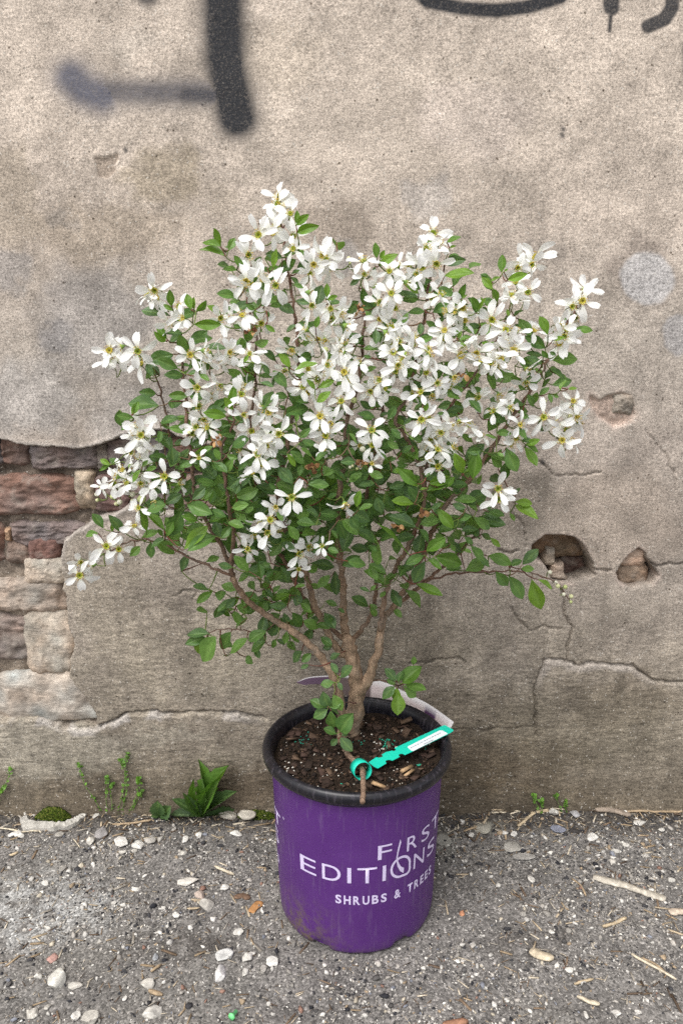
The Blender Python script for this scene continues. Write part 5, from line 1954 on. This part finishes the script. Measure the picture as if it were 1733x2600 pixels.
def flower_mesh(seed):
    r = np.random.default_rng(seed)
    parts, k = [], 0
    Vs, Fs, Cs = [], [], []
    cup0 = (.28, .10, .45, .2, .02, .62)[seed % 6]
    a0 = r.uniform(0, 6.28)
    npet = 5 if seed % 7 else 6
    for i in range(npet):
        V, Fq, S = petal(r, r.uniform(.72, .98), r.uniform(.15, .25), cup0 + r.normal(0, .24), r.uniform(.0, .6), r.normal(0, .5))
        V = V + np.array([0, .1, 0])
        a = a0 + 6.2832 * i / npet + r.normal(0, .2)
        ca, sa = math.cos(a), math.sin(a)
        V = np.column_stack([V[:, 0] * ca - V[:, 1] * sa, V[:, 0] * sa + V[:, 1] * ca, V[:, 2]])
        c = np.array([.88, .88, .865]) * (1 - (1 - S[:, None]) ** 5 * np.array([.22, .16, .45]))
        Vs.append(V); Fs.append(Fq + k); Cs.append(c)
        k += len(V)
    # green-white calyx behind
    V = ICO_V * np.array([.11, .11, .16]) + np.array([0, 0, -.1])
    tri = ICO_F
    Fq4 = np.column_stack([tri, tri[:, 2]])
    me = mesh_np('flower', np.vstack(Vs), np.vstack(Fs), np.clip(np.vstack(Cs), 0, .9), True)
    me.materials.append(M['petal'])
    return me


def center_mesh(seed):
    r = np.random.default_rng(seed)
    parts = []
    # green cup: a shallow dish
    rows = []
    for q, z in ((0, .02), (.06, .0), (.12, .03), (.17, .07), (.18, .05), (.13, -.03), (.06, -.16), (.0, -.2)):
        rows.append([(q * math.cos(a), q * math.sin(a), z) for a in np.linspace(0, 6.2832, 12, endpoint=False)])
    V = np.array(rows).reshape(-1, 3)
    T = []
    for i in range(7):
        for j in range(12):
            a, b = i * 12 + j, i * 12 + (j + 1) % 12
            T += [(a, b, b + 12), (a, b + 12, a + 12)]
    g = (lin((150, 160, 40)), lin((188, 176, 66)), lin((128, 146, 40)))[seed % 3]
    cc = np.tile(g, (len(V), 1))
    cc[:24] *= .55
    cc[60:] = lin((120, 150, 80))
    parts.append((V, np.array(T), cc))
    for i in range(17):
        a = 6.2832 * i / 17 + r.normal(0, .1)
        q0, q1 = r.uniform(.1, .15), r.uniform(.13, .27)
        z1 = r.uniform(.15, .26)
        p0 = np.array([q0 * math.cos(a), q0 * math.sin(a), .04])
        p1 = np.array([q1 * math.cos(a), q1 * math.sin(a), z1])
        V, T = tube([p0, p1], .010, 3, cap=False)
        parts.append((V, T, lin((228, 222, 190))))
        parts.append((ICO_V[:] * .026 + p1, ICO_F, (lin((206, 176, 60)), lin((192, 150, 54)))[i % 2]))
    V, T, C = join(parts)
    me = mesh_np('flower_center', V, T, C)
    me.materials.append(M['center'])
    return me


FL_ME = [flower_mesh(k) for k in range(18)]
CE_ME = [center_mesh(k) for k in range(3)]
FLOWERS = [(393,737),(375,749),(399,758),(455,778),(430,818),(465,808),(278,890),(350,892),(303,902),(283,918),(358,924),(310,880),(515,890),(533,897),(583,895),(565,913),(524,918),(483,901),(502,984),(532,1002),(561,979),(505,1033),(590,811),(560,808),
 (707,501),(705,518),(714,529),(700,572),(691,590),(656,597),(630,648),(737,543),(745,600),(745,632),(625,715),(667,710),(614,729),(642,724),(700,725),(638,690),(820,649),(829,660),(796,672),(786,695),(839,677),(615,801),(663,821),(778,838),(842,810),(839,784),(865,794),(791,776),(783,743),(877,827),
 (923,663),(924,698),(952,730),(1099,593),(1114,617),(1081,631),(1108,670),(1072,679),(1008,676),(1039,679),(988,689),(1054,696),(1029,717),(1002,783),(993,745),(965,768),(865,812),(1095,758),(1118,750),(1174,783),(1178,814),(1156,791),(1133,788),(1013,867),(1049,855),(1128,839),(1127,860),(998,895),(1085,888),(978,844),(993,832),(865,867),(870,890),(1174,877),(962,811),
 (1357,653),(1348,672),(1321,662),(1313,680),(1339,743),(1298,748),(1300,765),(1308,718),(1484,733),(1478,764),(1451,779),(1460,806),(1417,827),(1431,854),(1420,873),(1248,812),(1283,838),(1308,843),(1303,890),(1260,926),(1244,922),(1209,896),(1169,903),(1334,970),(1278,868),(1237,896),(1219,919),(1272,912),(1354,840),(1438,835),(1334,937),
 (742,889),(779,863),(808,863),(824,863),(519,1065),(626,980),(613,1001),(669,1034),(681,1049),(639,1095),(677,1114),(708,1102),(678,1132),(655,1153),(665,1177),(640,1200),(610,1140),(723,940),(830,927),(807,965),(812,1057),(838,1075),(817,1085),(826,1107),(822,1140),(634,899),(618,1054),(646,914),(769,983),(782,996),(498,1085),(527,1085),(488,1100),(833,952),(782,937),
 (871,896),(877,873),(873,945),(879,969),(885,998),(866,1019),(954,986),(940,994),(976,988),(963,965),(1004,943),(999,912),(1030,899),(1047,875),(1088,900),(943,1093),(945,1131),(912,1131),(943,1177),(1069,1066),(1088,1063),(1104,1093),(1142,1080),(1189,1080),(1165,1070),(1086,1134),(1110,1142),(1088,1162),(1111,1185),(1148,1136),(1093,1113),(1068,996),(1098,1003),(1045,1001),(1109,973),(1152,958),(1081,947),(1009,927),(1022,914),(994,868),(973,881),(1119,1098),(1139,978),(910,922),
 (1379,1060),(1406,1075),(1435,1092),(1450,1123),(1426,1118),(1457,1032),(1464,1057),(1446,1075),(1469,1072),(1454,1019),(1263,1241),(1264,1268),(1265,1001),(1273,1021),(1252,1044),(1319,1078),(1309,1113),(1219,1108),(1293,1034),(1214,1009),(1296,1129),
 (355,1079),(359,1105),(337,1102),(342,1135),(378,1135),(332,1148),(355,1163),(418,1210),(455,1229),(388,1234),(322,1227),(290,1229),(358,1227),(299,1211),(261,1237),(396,1275),(271,1387),(302,1395),(342,1336),(330,1183),(312,1193),(363,1209),(506,1163),(353,1290),(203,1461),(205,1427),(238,1433),
 (741,1263),(700,1287),(686,1320),(679,1352),(648,1356),(672,1379),(628,1394),(875,1279),(783,1388),(760,1406),(758,1445),(662,1325),(705,1343),(818,1387)]
BIG = {(393,737),(278,890),(350,892),(691,590),(656,597),(630,648),(625,715),(667,710),(700,725),(820,649),(1099,593),(1108,670),(1357,653),(1478,764),(1248,812),(655,1153),(665,1177),(708,1102),(677,1114),(812,1057),(826,1107),(943,1093),(1142,1080),(1069,1066),(1379,1060),(1263,1241),(1264,1268),(355,1079),(359,1105),(418,1210),(271,1387),(203,1461),(741,1263),(686,1320),(873,945),(879,969),(1283,838),(1303,890),(1169,903)}
SMALL = {(758,1445),(822,1140),(912,1131),(261,1237),(818,1387),(672,1379),(639,1402),(943,1177),(506,1163)}
r_ = np.random.default_rng(77)
fnodes = []
for k, (px, py) in enumerate(FLOWERS):
    big = (px, py) in BIG
    Y0 = surf(px, py) + (r_.uniform(-.022, -.006) if big else r_.uniform(-.02, .022))
    c = PY(px, py, Y0)
    tc = TOC - c
    tc /= np.linalg.norm(tc)
    out = np.array([(px - 850) / 700.0, 0, (1050 - py) / 900.0])
    n = tc * (1.25 if big else .85) + out * .35 + np.array([0, 0, .05]) + r_.normal(0, .25 if big else .5, 3)
    n /= np.linalg.norm(n)
    rad = (46 if big else 28 if (px, py) in SMALL else r_.uniform(36, 44)) / F * Y0 * 1.06
    ax_ = r_.normal(size=3)
    y = ax_ - n * (ax_ @ n)
    Mx = frame(c - OB, y, n, rad, rad)
    fo = obj('flower', FL_ME[k % 18], None, shrub, Mx)
    obj('flower_center', CE_ME[int(r_.integers(3))], None, fo)
    fnodes.append((c - n * rad * .18, n, rad))

# buds (pixel, diameter px)
BUDS = [(246,1255,12),(247,1270,10),(286,1261,14),(337,1255,15),(337,1272,13),(360,1267,24),(304,1275,14),(295,1279,11),(739,1458,22),(920,1140,16),(935,1150,14),(827,1092,10),
        (888,1186,9),(895,1183,8),(906,1190,8),(1395,1453,12),(1415,1488,13),(1434,1490,12),(1430,1509,11),(1449,1514,12),(1448,1528,9),(1410,1478,9),(885,655,9),(888,668,6),(1375,938,7),
        (1383,1018,10),(898,1016,16),(866,1022,18),(1446,1057,13),(826,888,15),(1010,668,9),(480,1098,10)]
bud_me = []
for k in range(3):
    c = np.tile(lin([(236, 234, 214), (226, 226, 180), (206, 214, 150)][k]), (len(ROCKS[0][0]), 1))
    bm = bmesh.new()
    bmesh.ops.create_icosphere(bm, subdivisions=2, radius=1)
    V = np.array([v.co[:] for v in bm.verts])
    T = np.array([[v.index for v in f.verts] for f in bm.faces])
    bm.free()
    lobes = 1 + .06 * np.cos(5 * np.arctan2(V[:, 1], V[:, 0]))
    V = V * np.column_stack([lobes, lobes, np.where(V[:, 2] > 0, .9, 1.15)])
    me = mesh_np('bud', V, T, np.where((V[:, 2] < -.55)[:, None], lin((120, 150, 70)), c[:len(V)]), True)
    me.materials.append(M['petal'])
    bud_me.append(me)
bnodes = []
for k, (px, py, d) in enumerate(BUDS):
    Y0 = surf(px, py) + .004
    if py > 1440:
        Y0 = stem_y(px, py) + .015
    c = PY(px, py, Y0)
    rad = d / 2 / F * Y0
    n = np.array([r_.normal(0, .4), -.8, .5]) + r_.normal(0, .3, 3)
    n /= np.linalg.norm(n)
    ax_ = r_.normal(size=3)
    obj('bud', bud_me[k % 3], None, shrub, frame(c - OB, ax_ - n * (ax_ @ n), n, rad, rad))
    bnodes.append((c - n * rad, n, rad))

# withered flower remains
for k, (px, py) in enumerate([(637,838),(549,1118),(911,790),(793,1184),(918,1168),(1178,950),(1010,1335),(1075,1305),(790,1190)]):
    rr = np.random.default_rng(200 + k)
    c = PY(px, py, surf(px, py) - .004)
    parts = []
    for i in range(6):
        V, Fq, S = petal(rr, 1.0, .35, .5, .9, rr.normal(0, 1.5))
        V = V * .0085
        Rm = rand_rot(1, rr)[0]
        parts.append((V @ Rm.T, np.vstack([Fq[:, :3], Fq[:, [0, 2, 3]]]), lin([(150, 112, 76), (176, 140, 98), (120, 84, 60)][i % 3])))
    V, T, C = join(parts)
    obj('withered_flower', mesh_np('withered_flower', V + c - OB, T, C), M['wood'], shrub)

# ---- fine twigs: tie every leaf, flower and bud to the nearest wood
nodes, kind = [], []
for p, n, rad in fnodes:
    nodes.append(p - n * min(.012, rad * .6) + np.array([0, .006, -.006])); kind.append(1)
for p, n, rad in bnodes:
    nodes.append(p - n * .006 + np.array([0, .003, -.002])); kind.append(1)
for lf in leaves:
    nodes.append(lf[0]); kind.append(0)
for lf in inner:
    nodes.append(lf[0]); kind.append(0)
nodes = np.array(nodes)
nn_ = len(nodes)
dist = np.full(nn_, 1e9)
par = np.zeros((nn_, 3))
for s0 in range(0, len(skpts), 400):
    D = np.linalg.norm(nodes[:, None] - skpts[None, s0:s0 + 400], axis=2)
    j = D.argmin(1)
    dm = D[np.arange(nn_), j]
    up = dm < dist
    dist[up] = dm[up]
    par[up] = skpts[s0:s0 + 400][j[up]]
done = np.zeros(nn_, bool)
edges = []
for _ in range(nn_):
    i = int(np.where(done, 1e9, dist).argmin())
    done[i] = True
    edges.append((par[i].copy(), nodes[i], kind[i]))
    d = np.linalg.norm(nodes - nodes[i], axis=1) * 1.12 + .002
    up = (d < dist) & ~done
    dist[up] = d[up]
    par[up] = nodes[i]
TCOL = [lin((116, 70, 58)), lin((124, 96, 74)), lin((104, 124, 62)), lin((122, 140, 72))]
parts = []
r_ = np.random.default_rng(8)


def thin(a, b, r0, r1, col, sag=.12):
    L = np.linalg.norm(b - a)
    if L < 1e-5:
        return
    t = np.linspace(0, 1, 5)[:, None]
    off = r_.normal(0, 1, 3) * L * .07 + np.array([0, 0, -sag * L])
    P3 = a * (1 - t) + b * t + off * np.sin(math.pi * t)
    V, T = tube(P3, np.linspace(r0, r1, 5), 4, cap=False)
    parts.append((V, T, col))


for a, b, kd in edges:
    L = np.linalg.norm(b - a)
    thin(a, b, .0007 + min(.0008, L * .012), .0006, TCOL[int(r_.integers(4))] if kd == 0 else TCOL[2 + int(r_.integers(2))])
for (p, n, rad), nd in zip(fnodes + bnodes, nodes[:len(fnodes) + len(bnodes)]):
    thin(nd, p, .0006, .0007, TCOL[3], .0)
V, T, C = join(parts)
o = obj('twiglets', mesh_np('twiglets', V - OB, T, C), M['bark'], shrub)
o['kind'] = 'stuff'
